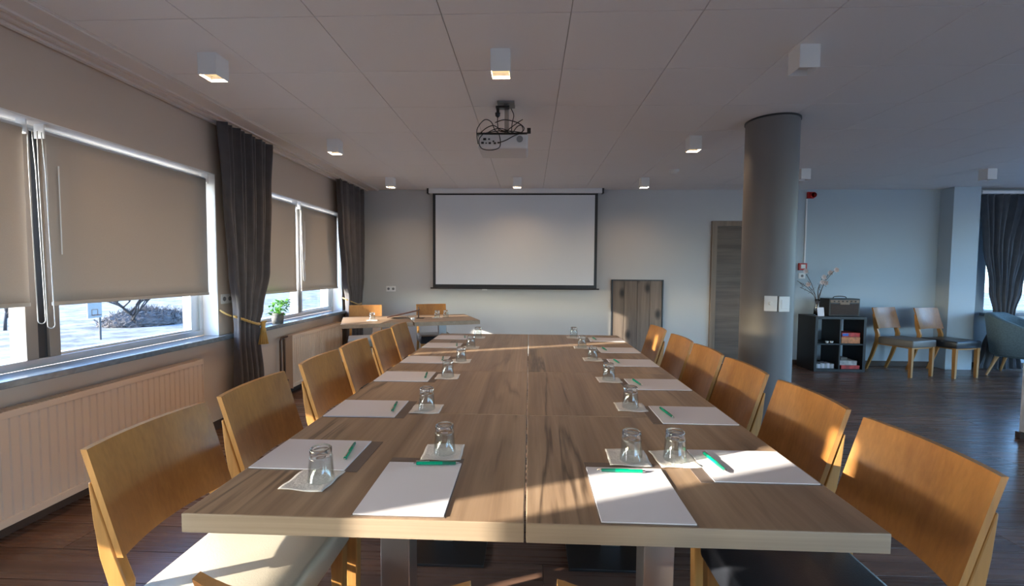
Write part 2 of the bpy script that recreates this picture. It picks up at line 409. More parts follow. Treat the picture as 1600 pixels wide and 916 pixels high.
# ceiling
ce = struct(MB().box((XW - .25, YF - .2, H + .010), (XR + .2, YB + .2, H + .12)).obj('ceiling', M_TILEBACK),
            'suspended ceiling of large pale square tiles with fine joints', 'ceiling')
TW, TL, TX, TY = .5958, .5664, -1.608, 2.0688
g = .0022
tile = MB().box((g, g, 0), (TW - g, TL - g, .010)).obj('ceiling_tile', M_TILE, ce, bevel=.0015)
first = True; rest = MB()
for i in range(-1, 19):
    for j in range(-12, 9):
        x0, y0 = TX + i * TW, TY + j * TL
        x1, y1 = min(x0 + TW, XR), min(y0 + TL, YB)
        if x0 > XR - .05 or y0 > YB - .02 or y0 < YF - .3: continue
        if y0 > .9 and y1 - y0 > TL - .01 and x0 < 7.4:
            if first: tile.location = (x0, y0, H); first = False
            else: dup(tile, (x0, y0, H), parent=ce)
        else: rest.box((x0 + g, y0 + g, H), (x1 - g, y1 - g, H + .01))
r0 = rest.obj('tile_run', M_TILE, ce); r0['kind'] = 'stuff'
x0 = TX - TW
struct(MB().box((XW, YF, H - .006), (x0 - .003, YB, H + .01)).box((XW + .02, YF, H - .022), (XW + .05, YB, H - .006))
       .box((x0 - .05, YF, H - .014), (x0 - .012, YB, H - .006)).box((XW + .10, YF, H - .018), (XW + .125, YB, H - .006))
       .box((XW + .155, YF, H - .018), (XW + .18, YB, H - .006)).obj('trim_1', M_TRIM),
       'pale ridged ceiling border with curtain tracks above the windows', 'ceiling trim')

# left wall with openings
OPEN = [(-3.6, -1.75), (-1.45, .86), (1.14, 3.49), (4.00, 5.87)]
Z0, Z1 = .765, 2.073
XO = XW - .30
def wall_x(x0, x1, ya, yb, ops, z0, z1, name, m):
    w = MB()
    w.box((x0, ya, 0), (x1, yb, z0)); w.box((x0, ya, z1), (x1, yb, H + .01))
    c = ya
    for a, b in ops: w.box((x0, c, z0), (x1, a, z1)); c = b
    w.box((x0, c, z0), (x1, yb, z1))
    return struct(w.obj(name, m))
wl = wall_x(XO, XW, YF, YB, OPEN, Z0 - .035, Z1, 'wall_left', M_WALL_L)
wl['label'] = 'warm beige wall with long windows'
# back wall (with window opening at right)
w = MB()
WBX0, WBX1, WBZ0, WBZ1 = 6.36, 8.3, .77, 2.25
w.box((XO, YB, 0), (3.05, YB + .25, H + .01)); w.m = [0] * len(w.f); w.box((3.05, YB, 0), (WBX0, YB + .25, H + .01), 1); w.box((WBX1, YB, 0), (XR + .25, YB + .25, H + .01), 1)  # right part of the grey wall tinted blue to stand for cool light
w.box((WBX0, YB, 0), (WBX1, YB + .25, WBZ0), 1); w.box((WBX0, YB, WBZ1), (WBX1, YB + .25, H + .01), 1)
wb = struct(w.obj('wall_back', [M_WALL_B, M_WALL_COOL])); wb['label'] = 'grey painted back wall behind the projection screen'
struct(MB().box((5.70, YB - .20, 0), (6.05, YB, H)).obj('trim_2', M_WALL_COOL, bevel=.004), 'pale boxed-in duct on the back wall beside the right curtain', 'duct boxing')
# right and front walls (unseen), window openings enlarged for blue fill light
wr = wall_x(XR, XR + .25, YF, YB, [(-3.2, -.3), (.4, 3.0), (3.6, 5.9)], .25, 2.38, 'wall_right', M_WALL_COOL)
w = MB(); a, b = YF - .25, YF
w.box((XO, a, 0), (XR + .25, b, .3)); w.box((XO, a, 2.38), (XR + .25, b, H + .01)); w.box((XO, a, .3), (2.6, b, 2.38)); w.box((7.6, a, .3), (XR + .25, b, 2.38))
struct(w.obj('wall_front', M_WALL_COOL))
struct(MB().box((XW, YF, 0), (XW + .014, YB, .07)).obj('baseboard_left', M_BASE, bevel=.002))
struct(MB().box((XW + .014, YB - .014, 0), (2.50, YB, .07)).box((3.60, YB - .014, 0), (5.70, YB, .07)).box((6.05, YB - .014, 0), (XR, YB, .07)).obj('baseboard_back', M_BASE, bevel=.002))

for (a, b) in OPEN: portal((XO - .02, (a + b) / 2, (Z0 + Z1) / 2), Z1 - Z0, b - a, (0, -PI / 2, 0))
for (a, b) in [(-3.2, -.3), (.4, 3.0), (3.6, 5.9)]: portal((XR + .27, (a + b) / 2, 1.315), 2.13, b - a, (0, PI / 2, 0))
portal((5.1, YF - .27, 1.34), 5.0, 2.08, (PI / 2, 0, 0))
portal(((WBX0 + WBX1) / 2, YB + .27, 1.5), WBX1 - WBX0, 1.48, (-PI / 2, 0, 0))

# windows on the left wall
XG = -2.715
def left_window(n, a, b, mull, label):
    e = bpy.data.objects.new('window_%d' % n, None); COL.objects.link(e); e.location = (XG, (a + b) / 2, Z0)
    struct(e, label, 'window')
    O = Vector(e.location)
    def P(mb, name, m, **k):
        mb.v = [(v[0] - O.x, v[1] - O.y, v[2] - O.z) for v in mb.v]; return mb.obj(name, m, e, **k)
    d = .045
    P(MB().box((XG - d, a, Z0), (XG + d, b, Z0 + .045)).box((XG - d, a, Z1 - .035), (XG + d, b, Z1))
      .box((XG - d, a, Z0 + .045), (XG + d, a + .04, Z1 - .035)).box((XG - d, b - .04, Z0 + .045), (XG + d, b, Z1 - .035)), 'window_frame', M_ALU, bevel=.003)
    edges = [a + .04]
    for c, w_ in mull: edges += [c - w_ / 2, c + w_ / 2]
    edges.append(b - .04)
    for c, w_ in mull:
        P(MB().box((XG - d, c - w_ / 2, Z0 + .045), (XG + d + .004, c - w_ / 6, Z1 - .035)).box((XG - d, c + w_ / 6, Z0 + .045), (XG + d + .004, c + w_ / 2, Z1 - .035)), 'mullion', M_FRAMEB if n == 1 else M_FRAME, bevel=.002)
        P(MB().box((XG - d, c - w_ / 6, Z0 + .045), (XG + d - .012, c + w_ / 6, Z1 - .035)), 'mullion_core', M_FRAMED)
    for k in range(0, len(edges), 2):
        y0, y1 = edges[k], edges[k + 1]
        if k == len(edges) - 2 or n == 0:       # opening sash with its own frame
            P(MB().box((XG - .02, y1 - .075, Z0 + .045), (XG + .03, y1, Z1 - .035)).box((XG - .02, y0, Z0 + .045), (XG + .03, y1 - .075, Z0 + .06))
              .box((XG - .02, y0, Z1 - .06), (XG + .03, y1 - .075, Z1 - .035)), 'sash', M_ALU, bevel=.002)
        P(MB().box((XG - .004, y0, Z0 + .045), (XG + .004, y1, Z1 - .035)), 'glass_pane', M_PANE)
    # white reveal lining
    P(MB().box((XG + d, a - .0005, Z0), (XW + .002, a + .006, Z1)).box((XG + d, b - .006, Z0), (XW + .002, b + .0005, Z1))
      .box((XG + d, a, Z1 - .006), (XW + .002, b, Z1 + .0005)), 'reveal_lining', M_WHITE)
    P(MB().box((XG + d, a - .02 if n != 1 else a - .02, Z0 - .035), (XW + .075, b + (.16 if n == 1 else .02), Z0)), 'window_sill', M_SILL, bevel=.004)
    return e
left_window(1, 1.14, 3.49, [(2.298, .17)], 'left window half covered by two beige roller blinds, bare trees outside')
left_window(2, 4.00, 5.87, [(5.00, .10)], 'far left window with potted plant on its sill')
left_window(3, -1.45, .86, [(-.42, .08)], 'window beside the camera on the left wall')
left_window(4, -3.6, -1.75, [(-2.7, .08)], 'rearmost window on the left wall')

# sunk piers between reveals are part of wall_left already
# back right window
e = bpy.data.objects.new('window_5', None); COL.objects.link(e); e.location = (WBX0, YB + .12, WBZ0)
struct(e, 'far right window behind the slate curtain with white slats', 'window')
MB().box((0, -.04, 0), (1.94, .04, .05)).box((0, -.04, 1.43), (1.94, .04, 1.48)).box((0, -.04, .05), (.05, .04, 1.43)).box((1.89, -.04, .05), (1.94, .04, 1.43)).box((.94, -.04, .05), (1.0, .04, 1.43)).obj('window_frame', M_WHITE, e)
MB().box((.05, -.004, .05), (.94, .004, 1.43)).obj('glass_pane', M_PANE, e); MB().box((1.0, -.004, .05), (1.89, .004, 1.43)).obj('glass_pane', M_PANE, e)
MB().box((-.05, -.20, -.035), (1.99, -.04, 0)).obj('window_sill', M_SILL, e, bevel=.004)
for n, (a, b) in enumerate([(-3.2, -.3), (.4, 3.0), (3.6, 5.9)]):
    e = bpy.data.objects.new('window_%d' % (6 + n), None); COL.objects.link(e); e.location = (XR + .1, a, .25); struct(e, 'unseen right wall fill window %s' % ('by the camera', 'in the middle', 'by the back wall')[n], 'window')
    MB().box((-.03, 0, 0), (.03, b - a, .05)).box((-.03, 0, 2.08), (.03, b - a, 2.13)).box((-.03, 0, .05), (.03, .05, 2.08)).box((-.03, b - a - .05, .05), (.03, b - a, 2.08)).box((-.03, (b - a) / 2 - .03, .05), (.03, (b - a) / 2 + .03, 2.08)).obj('window_frame', M_WHITE, e)
    MB().box((-.004, .05, .05), (.004, b - a - .05, 2.08)).obj('glass_pane', M_PANE, e)

# door behind the column
DX0, DX1, DZ = 2.58, 3.52, 2.04
e = bpy.data.objects.new('door_1', None); COL.objects.link(e); e.location = (DX0, YB, 0)
struct(e, 'brown laminate door with horizontal grain partly behind the column', 'door')
MB().box((0, -.035, 0), (.075, .0, DZ)).box((DX1 - DX0 - .075, -.035, 0), (DX1 - DX0, 0, DZ)).box((.075, -.035, DZ - .075), (DX1 - DX0 - .075, 0, DZ)).obj('door_frame', M_DFRAME, e, bevel=.003)
MB().box((.078, -.018, .01), (DX1 - DX0 - .078, 0, DZ - .078)).obj('door_leaf', M_DOOR, e, bevel=.002)
MB().cyl((.80, -.018, 1.03), (.80, -.06, 1.03), .009).tube([(.80, -.055, 1.03), (.77, -.058, 1.03), (.69, -.058, 1.03)], .008).obj('door_handle', M_CHROME, e)

# column
e = bpy.data.objects.new('column', None); COL.objects.link(e); e.location = (1.875, 3.55, 0)
struct(e, 'grey round metal-clad column rising to the ceiling beside the table', 'column')
n = 64
MB().cyl((0, 0, .0), (0, 0, H - .012), .187, n=n).obj('shaft', M_COLM, e)
MB().cyl((0, 0, H - .014), (0, 0, H - .001), .193, n=n).obj('top_ring', M_FRAMED, e)
MB().cyl((0, 0, 0), (0, 0, .05), .193, n=n).obj('foot_ring', M_BASE, e)
def wall_plate(name, label, cat, loc, rz=0, w_=.082, h_=.115, kind='switch', group=None):
    t = thing(name, label, cat, loc, rz, group)     # faces -y locally
    MB().box((-w_ / 2, -.010, -h_ / 2), (w_ / 2, 0, h_ / 2)).obj('cover_plate', M_WHITE, t, bevel=.003)
    if kind == 'switch': MB().box((-.026, -.014, -.034), (.026, -.0095, .034)).obj('rocker', M_WHITE, t, bevel=.002)
    elif kind == 'dial':
        MB().cyl((0, -.0095, 0), (0, -.028, 0), .014, .012).obj('dial', M_WHITE, t)
    else:
        for s in ((0,) if kind == 'socket' else (-1, 1)):
            c = s * w_ / 4
            MB().cyl((c, -.0102, 0), (c, -.0115, 0), .019).obj('socket_recess', M_GREYP, t)
    return t
def plate_on_col(ang, z, name, label, kind):
    c = Vector((1.875, 3.55, z)); d = Vector((math.sin(ang), -math.cos(ang), 0))
    return wall_plate(name, label, 'switch', c + d * .1895, ang, .085, .115, kind)
plate_on_col(-.34, 1.075, 'wall_dial', 'white rotary dial plate on the grey column, left of two', 'dial')
plate_on_col(.15, 1.072, 'light_switch', 'white rocker switch plate on the grey column, right of two', 'switch')
wall_plate('wall_socket', 'white double socket on the wall between window and left curtain', 'socket', (XW, 3.585, 1.06), PI / 2, .13, .08, 'double')
wall_plate('wall_socket', 'white double socket on back wall left of the screen', 'socket', (-2.04, YB, 1.04), 0, .14, .08, 'double')
wall_plate('wall_socket', 'small white socket under the lower red alarm box', 'socket', (3.86, YB, 1.27), 0, .09, .08, 'socket')

# ================================================================== radiators
def radiator(y0, y1, label, pipes=False):
    t = thing('radiator', label, 'radiator', (XW, y0, 0)); Lh = y1 - y0; zt, zb = .63, .085
    b = MB(); n = int(Lh / .042)
    prof = []
    for i in range(n):
        a = i * Lh / n; w_ = Lh / n
        prof += [(a + w_ * .0, 0), (a + w_ * .70, 0), (a + w_ * .80, .006), (a + w_ * .90, .006)]
    prof.append((Lh, 0))
    vs = []; fs = []
    for yy, d in prof: vs += [(.10 - d, yy, zb + .035), (.10 - d, yy, zt - .03)]
    for i in range(len(prof) - 1): fs.append((2 * i, 2 * i + 2, 2 * i + 3, 2 * i + 1))
    b.add(vs, fs)
    b.obj('front_panel', M_RAD, t)
    MB().box((.09, 0, zb), (.104, Lh, zb + .04)).box((.09, 0, zt - .035), (.104, Lh, zt)).box((.03, 0, zb), (.09, Lh, zb + .01)).box((.03, 0, zb), (.04, Lh, zt - .01)).obj('panel_frame', M_RAD, t, bevel=.003)
    for yy in (-.006, Lh): MB().box((.025, yy, zb - .01), (.106, yy + .006, zt + .004)).obj('side_cover', M_RAD, t, bevel=.002)
    gb = MB()
    k = .0
    while k < Lh - .02: gb.box((.03, k + .002, zt - .006), (.098, k + .009, zt + .002)); k += .022
    q = gb.obj('top_grille', M_RAD, t); q['kind'] = 'stuff'
    for yy in (Lh * .15, Lh * .85): MB().box((0, yy - .015, .2), (.03, yy + .015, .5)).obj('wall_bracket', M_RAD, t)
    if pipes:
        for yy in (-.13, -.06): MB().tube([(.05, yy, .0), (.05, yy, zt - .04), (.05, yy + .02, zt - .01), (.05, -.004, zt - .01)] if yy < -.1 else [(.05, yy, .0), (.05, yy, zb + .06), (.05, yy + .02, zb + .08), (.05, -.004, zb + .08)], .010).obj('pipe', M_BASE, t)
        MB().tube([(.05, -.06, zb + .08), (.05, -.06, zt - .03)], .010).obj('pipe', M_BASE, t)
    return t
radiator(.6, 3.17, 'long ribbed cream radiator under the near window')
radiator(4.42, 5.62, 'shorter ribbed cream radiator under the plant window', True)

# ================================================================== roller blinds
def blind(y0, y1, zb, label, chain=None, n=0):
    t = thing('roller_blind', label, 'blind', (-2.605, y0, 2.02), 0, 'beige roller blinds on the left windows'); w_ = y1 - y0; zb -= 2.02
    MB().cyl((0, .012, 0), (0, w_ - .012, 0), .019).obj('roller_tube', M_ALU, t)
    MB().grid(lambda u, v: (.019 + .002 * math.sin(u * 9 + v * 3) * v, .015 + u * (w_ - .03), -.002 + v * (zb + .012)), 10, 12).obj('blind_fabric', M_BLIND, t, solid=.0012)
    MB().box((.012, .015, zb), (.026, w_ - .015, zb + .022)).obj('bottom_rail', M_BLIND, t, bevel=.004)
    for yy in (0, w_ - .006): MB().box((-.028, yy, -.03), (.03, yy + .006, .047)).obj('bracket', M_WHITE, t, bevel=.002)
    if chain is not None:
        yy, lo = chain; yy -= y0
        pts = []
        for i in range(13): a = PI * i / 12; pts.append((.045, yy + .018 * math.cos(a), lo - 2.02 - .018 * math.sin(a)))
        pts = [(.024, yy + .010, 0)] + [(.03, yy + .016, -.2)] + pts + [(.03, yy - .016, -.2), (.024, yy - .010, 0)]
        MB().tube(pts, .0024, 6).obj('bead_chain', M_GREYW, t)
    return t
blind(1.16, 2.185, 1.105, 'beige roller blind at the left picture edge, bead chain at its right', (2.20, 1.03))
blind(2.262, 3.455, 1.10, 'widest beige roller blind in view, left of the first dark curtain', (2.245, 1.00))
blind(4.03, 4.80, 1.065, 'beige roller blind above the potted plant')
blind(4.875, 5.84, 1.065, 'beige roller blind beside the far left corner curtain', (4.90, 1.2))
blind(-1.43, -.035, 1.10, 'beige roller blind beside the camera, rear one')
blind(.065, .84, 1.10, 'beige roller blind beside the camera, front one')
blind(-3.58, -1.77, 1.10, 'rearmost beige roller blind')
# clear safety cord seen against the wide blind
tag(MB().cyl((-2.572, 2.325, 1.86), (-2.572, 2.325, 1.38), .003, n=8).obj('blind_wand', M_WHITE), 'thin white cord hanging before the widest beige blind', 'cord')
tag(MB().cyl((-2.572, 4.90 + .05, 1.86), (-2.572, 4.95, 1.42), .003, n=8).obj('blind_wand', M_WHITE), 'thin white cord hanging before the far window blind', 'cord')

# ================================================================== curtains
def lerp(a, b, t): return a + (b - a) * t
def interp(tab, z):
    for (z0, *a), (z1, *b) in zip(tab, tab[1:]):
        if z0 >= z >= z1:
            t = (z0 - z) / (z0 - z1); t = t * t * (3 - 2 * t)
            return [lerp(p, q, t) for p, q in zip(a, b)]
    return list(tab[-1][1:])
def curtain(name, label, origin, along, out, tab, folds, m, tie_z, group, ztop):
    """tab rows: z, start, end, fold depth"""
    t = thing(name, label, 'curtain', (*origin, 0), 0, group)
    A, O = Vector(along), Vector(out)
    rnd = [random.uniform(-.5, .5) for _ in range(40)]
    def fn(u, v):
        z = ztop - v * (ztop - .02)
        a, b, d = interp(tab, z)
        ph = u * folds * 2 * PI
        k = int(u * folds)
        w_ = math.sin(ph + .9 * math.sin(v * 3 + rnd[0] * 3)) + .35 * math.sin(ph * .5 + 2 * rnd[1] + v * 2.2) + .22 * math.sin(ph * 2.1 + rnd[2] * 6 - v * 3)
        p = A * (a + (b - a) * (u + .012 * math.sin(ph * 1.0))) + O * (d * w_)
        return (p.x, p.y, z)
    MB().grid(fn, folds * 14, 56).obj('curtain_fabric', m, t, solid=.003)
    return t
c1 = curtain('curtain', 'dark charcoal curtain gathered by a gold rope and tassel', (XW + .115, 3.37), (0, 1, 0), (1, 0, 0),
             [(2.47, .02, .72, .032), (2.0, .05, .68, .035), (1.3, .11, .61, .035), (.95, .15, .50, .03), (.82, .155, .46, .024), (.72, .15, .46, .026), (.35, .15, .50, .035), (.0, .13, .51, .038)], 9, M_CURT, .8, 'curtains', H - .018)
tb = MB(); pts = []
for i in range(25):
    a = PI * i / 24 * 1.0
    pts.append((.05 * math.sin(a) + .028 - .03 * (1 - math.sin(a)), .145 + (.325) * i / 24, .92 - .095 * (i / 24) - .03 * math.sin(a)))
rope = MB(); 
for ph in (0, 2.1, 4.2):
    rope.tube([(p[0] + .006 * math.cos(ph + k * 1.3), p[1], p[2] + .006 * math.sin(ph + k * 1.3)) for k, p in enumerate(pts)], .007, 6)
rope.tube([(-.11, .13, .97), (-.07, .135, .945), (-.02, .143, .92)], .008, 6)
rp = rope.obj('tieback_rope', M_GOLD, c1)
tx, ty = .050, .455
ts = MB().lathe([(.0, .09), (.016, .085), (.022, .06), (.018, .035), (.024, .02), (.027, .0), (.018, -.005), (.0, -.006)], (tx, ty, .755), 16)
ts.obj('tassel_head', M_GOLD, rp)
tf = MB()
for k in range(44):
    a = k * 2.399; rr = .024 * math.sqrt((k + .5) / 44)
    tf.cyl((tx + rr * math.cos(a) * .8, ty + rr * math.sin(a) * .8, .76), (tx + rr * 1.7 * math.cos(a), ty + rr * 1.7 * math.sin(a), .64), .0042, n=5)
q = tf.obj('tassel_fringe', M_GOLD, rp); q['kind'] = 'stuff'
rope2 = MB().tube([(-.01, .455, .835), (.05, .48, .82), (.075, .465, .845), (.04, .435, .835)], .007, 6).obj('rope_knot', M_GOLD, rp)
c2 = curtain('curtain', 'dark charcoal curtain in the far left corner of the room', (XW + .115, 5.50), (0, 1, 0), (1, 0, 0),
             [(2.47, .0, .85, .034), (1.9, .05, .84, .034), (1.2, .17, .80, .034), (.92, .27, .74, .03), (.78, .27, .72, .026), (.4, .22, .76, .034), (0, .20, .78, .036)], 9, M_CURT, .8, 'curtains', H - .018)
MB().tube([(-.06, .26, .94), (.02, .28, .90), (.055, .48, .84), (.04, .66, .83), (-.03, .74, .88)], .008, 6).obj('tieback_rope', M_GOLD, c2)
c3 = curtain('curtain', 'slate blue grey curtain by the window in far right corner', (6.10, YB - .16), (1, 0, 0), (0, -1, 0),
             [(2.40, .0, .95, .035), (1.7, .06, .72, .035), (1.1, .16, .58, .033), (.78, .24, .50, .026), (.68, .24, .50, .026), (.3, .12, .56, .035), (0, .04, .60, .04)], 10, M_CURTB, .7, 'curtains', 2.385)
tag(MB().box((6.07, YB - .20, 2.39), (8.6, YB - .12, 2.43)).box((6.07, YB - .12, 2.395), (8.6, YB, 2.41)).obj('curtain_rail', M_WHITE, bevel=.003), 'white curtain rail above the slate curtain at far right', 'curtain rail')
# horizontal slats in the right window
t = thing('slatted_blind', 'white horizontal slat blind in the far right window', 'blind', (WBX0 + .03, YB + .03, WBZ0 + .01))
MB().box((0, -.02, 1.42), (1.86, .02, 1.46)).obj('head_rail', M_WHITE, t)
sl = MB().box((0, -.02, -.0008), (1.86, .02, .0008)).obj('slat', M_WHITE, t)
sl.location = (0, 0, .03); sl.rotation_euler.x = .15
for k in range(1, 37): d = dup(sl, (0, 0, .03 + k * .038), parent=t)

# ================================================================== ceiling lights
def fixture(x, y, lit, label):
    t = thing('ceiling_light', label, 'ceiling light', (x, y, H), 0, 'white cube ceiling lights')
    s, h, th = .052, .118, .004
    b = MB()
    b.box((-s, -s, -h), (-s + th, s, 0)).box((s - th, -s, -h), (s, s, 0)).box((-s + th, -s, -h), (s - th, -s + th, 0)).box((-s + th, s - th, -h), (s - th, s, 0)).box((-s + th, -s + th, -.006), (s - th, s - th, 0))
    b.obj('housing', M_WHITE, t, bevel=.0012)
    MB().add([(-s + th, -s + th, -h + .035), (s - th, -s + th, -h + .035), (s - th, s - th, -h + .035), (-s + th, s - th, -h + .035)], [(0, 3, 2, 1)]).obj('diffuser', M_LAMP if lit else M_WHITE, t)
    if lit:
        l = bpy.data.lights.new('lamp_light', 'AREA'); l.size = .08; l.energy = LAMP_W; l.color = (1, .66, .36); l.spread = math.radians(150)
        o = bpy.data.objects.new('lamp_light', l); COL.objects.link(o); o.parent = t; o.location = (0, 0, -h + .02)
LAMP_W = 4
fixture(-1.765, 2.43, True, 'lit white cube ceiling light nearest the camera, on the window side')
fixture(-.165, 2.43, True, 'lit white cube ceiling light right in front of the projector')
fixture(1.435, 2.43, False, 'unlit white cube ceiling light nearest the camera on the right')
fixture(-1.775, 3.98, True, 'lit white cube ceiling light between the two dark curtains')
fixture(1.42, 3.95, True, 'lit white cube ceiling light just left of the column top')
fixture(-1.775, 5.58, True, 'lit white cube ceiling light near the far left corner')
fixture(-.165, 5.60, True, 'lit white cube ceiling light above the projection screen')
fixture(1.425, 5.62, True, 'lit white cube ceiling light near the right end of screen')
fixture(3.10, 5.18, False, 'unlit white cube ceiling light just right of the column')
fixture(5.13, 5.20, False, 'unlit white cube ceiling light above the right curtain')
t = thing('smoke_detector', 'small round white smoke detector on the ceiling near the column', 'smoke detector', (1.65, 5.18, H))
MB().lathe([(0, 0), (.055, 0), (.055, -.02), (.045, -.03), (0, -.03)], n=24).obj('base', M_WHITE, t)
MB().lathe([(.0, -.045), (.03, -.043), (.036, -.03)], n=24).obj('sensor_cap', M_WHITE, t)

# ================================================================== projector
t = thing('projector', 'white projector on a ceiling mount tangled with black cables', 'projector', (-.185, 3.15, H))
MB().box((-.05, -.06, -.012), (.07, .06, 0)).obj('ceiling_plate', M_GREYP, t, bevel=.002)
MB().box((-.06, -.05, -.045), (.035, -.01, -.03)).box((-.055, -.045, -.10), (-.035, -.03, -.045)).obj('power_strip', M_BLACKP, t, bevel=.002)
MB().box((.0, -.015, -.235), (.03, .015, -.012)).obj('pole', M_STEEL, t, bevel=.002)
MB().box((-.02, -.03, -.235), (.05, .03, -.215)).box((-.185, -.10, -.237), (.16, .06, -.230)).box((.16, -.10, -.237), (.185, -.09, -.20)).obj('mount_tray', M_BLACKP, t, bevel=.001)
bd = MB().rbox((-.175, -.10, -.340), (.165, .16, -.240), .012).obj('projector_body', M_BEAM, t)
MB().cyl((.11, -.099, -.275), (.11, -.104, -.275), .022, n=24).obj('vent', M_GREYP, bd)
MB().cyl((.11, .16, -.29), (.11, .175, -.29), .03, n=24).obj('lens', M_BLACKP, bd)
for k, (px, pz, s) in enumerate([(-.13, -.275, .010), (-.10, -.275, .006), (-.145, -.30, .009), (-.12, -.302, .005), (-.095, -.302, .008), (-.07, -.29, .006), (-.06, -.303, .008), (-.035, -.30, .007)]):
    MB().box((px - s, -.106, pz - s * .7), (px + s, -.098, pz + s * .7)).obj('port', M_BLACKP, bd)
MB().lathe([(0, .0), (.018, .0), (.016, -.02), (.006, -.03), (0, -.03)], (-.045, -.06, -.085), 16).obj('plug', M_BLACKP, t)
cr_ = random.Random(3)
cables = [
    [(-.175, -.11, -.31), (-.18, -.13, -.22), (-.13, -.13, -.155), (-.085, -.10, -.16), (-.06, -.08, -.21), (-.02, -.05, -.225)],
    [(-.13, -.13, -.24), (-.165, -.14, -.29), (-.15, -.14, -.345), (-.09, -.14, -.36), (-.03, -.14, -.345), (-.02, -.13, -.30), (-.03, -.12, -.25)],
    [(-.045, -.06, -.11), (-.045, -.07, -.16), (-.03, -.07, -.21), (.03, -.08, -.22)],
    [(-.06, -.09, -.16), (.0, -.10, -.145), (.07, -.11, -.16), (.12, -.10, -.18), (.14, -.08, -.20), (.12, -.07, -.225)],
    [(-.03, -.12, -.305), (.02, -.13, -.29), (.07, -.12, -.26), (.11, -.09, -.235)],
    [(.0, -.05, -.22), (.05, -.08, -.19), (.10, -.11, -.165), (.13, -.12, -.15)],
    [(-.16, -.08, -.225), (-.12, -.10, -.20), (-.07, -.09, -.18), (-.02, -.06, -.20), (.04, -.06, -.22)],
    [(.06, -.07, -.225), (.09, -.09, -.19), (.12, -.09, -.18), (.13, -.07, -.21), (.10, -.05, -.225)],
    [(.045, -.02, -.04), (.065, -.03, -.09), (.055, -.03, -.14), (.05, -.03, -.20)],
    [(-.12, -.06, -.222), (-.08, -.10, -.215), (-.03, -.08, -.195), (.02, -.10, -.215), (.07, -.06, -.222)],
    [(-.15, -.05, -.222), (-.05, -.09, -.218), (.05, -.09, -.218), (.15, -.05, -.222)],
]
def smooth(pts, n=5):
    P = [Vector(p) for p in pts]; out = []
    for i in range(len(P) - 1):
        a, b, c, d = P[max(i - 1, 0)], P[i], P[i + 1], P[min(i + 2, len(P) - 1)]
        for k in range(n):
            u = k / n
            out.append(.5 * ((2 * b) + (c - a) * u + (2 * a - 5 * b + 4 * c - d) * u * u + (3 * b - a - 3 * c + d) * u ** 3))
    out.append(P[-1]); return out
for c in cables: MB().tube(smooth(c), .0032, 6).obj('cable', M_BLACKP, t)

# ================================================================== projection screen
YS = 6.30; k = YS / YB
t = thing('projection_screen', 'pulled down white projection screen with black border on back wall', 'projection screen', (-.23, YS, 2.41))
MB().box((-1.22, -.03, .005), (1.24, .05, .072)).obj('screen_case', M_WHITE, t, bevel=.006)
MB().box((-1.245, -.032, .0), (-1.22, .052, .075)).box((1.24, -.032, .0), (1.265, .052, .075)).obj('end_cap', M_FRAMED, t, bevel=.002)
fw, zb = 1.165, -1.345
MB().box((-fw, 0, zb), (-fw + .04, .003, .01)).box((fw - .02, 0, zb), (fw + .02, .003, .01)).box((-fw + .04, 0, -.018), (fw - .02, .003, .01)).box((-fw + .04, 0, zb), (fw - .02, .003, zb + .05)).obj('black_border', M_FRAMED, t)
MB().box((-fw + .04, .0005, zb + .05), (fw - .02, .0025, -.018)).obj('screen_fabric', M_SCREEN, t)
MB().cyl((-fw - .035, .0, zb - .005), (fw + .055, .0, zb - .005), .010).obj('weight_bar', M_FRAMED, t)
MB().box((-.45, -.012, zb - .03), (-.38, .01, zb - .014)).obj('pull_tab', M_WHITE, t)

# wooden boards hatch
t = thing('board_hatch', 'dark weathered wooden board hatch in the back wall right of the screen', 'hatch', (1.18, YB, 0))
MB().box((0, -.03, 0), (.018, 0, 1.20)).box((.722, -.03, 0), (.74, 0, 1.20)).box((.018, -.03, 1.185), (.722, 0, 1.20)).obj('hatch_frame', M_FRAMED, t)
x = .019
for w_ in (.165, .185, .18, .169):
    MB().box((x + .001, -.022 - .003 * random.random(), .005), (x + w_ - .002, -.002, 1.184)).obj('board', M_PANEL, t, bevel=.003)
    x += w_ + .001

# ================================================================== tables
def make_table():
    t = thing('pedestal_table', '', 'table', (0, 0, 0), 0, 'conference tables pushed together')
    hx, hy, th = .3945, .371, .045
    MB().box((-hx + .003, -hy + .003, T - .002), (hx - .003, hy - .003, T)).obj('veneer_top', M_TABLE, t)
    MB().box((-hx, -hy, T - th), (hx, hy, T - .0004)).obj('tabletop', M_EDGE, t, bevel=.0015)
    MB().box((-.2, -.2, T - th - .008), (.2, .2, T - th)).obj('mounting_plate', M_DSTEEL, t)
    MB().box((-.045, -.045, .012), (.045, .045, T - th - .008)).obj('pedestal', M_STEEL, t, bevel=.003)
    MB().box((-.21, -.21, .001), (.21, .21, .013)).obj('base_plate', M_DSTEEL, t, bevel=.002)
    return t
proto = make_table()
rows = ['nearest the camera', 'second from the camera', 'third from the camera', 'farthest of the long table']
first = True
for i in range(4):
    for s, side in ((-1, 'left, window side'), (1, 'right, column side')):
        x = -.0055 + s * .3965; y = .953 + .372 + i * .744
        lab = 'oak top steel pedestal table %s, %s' % (rows[i], side)
        if first: proto.location = (x, y, 0); proto['label'] = lab; first = False
        else: dup(proto, (x, y, 0), 0, lab)
a21 = math.atan2(.366, .93); U = Vector((math.cos(a21), math.sin(a21))); NN = Vector((-U.y, U.x)); O0 = Vector((-1.97, 4.48))
def far_pt(s, tt): q = O0 + U * s + NN * tt; return q.x, q.y
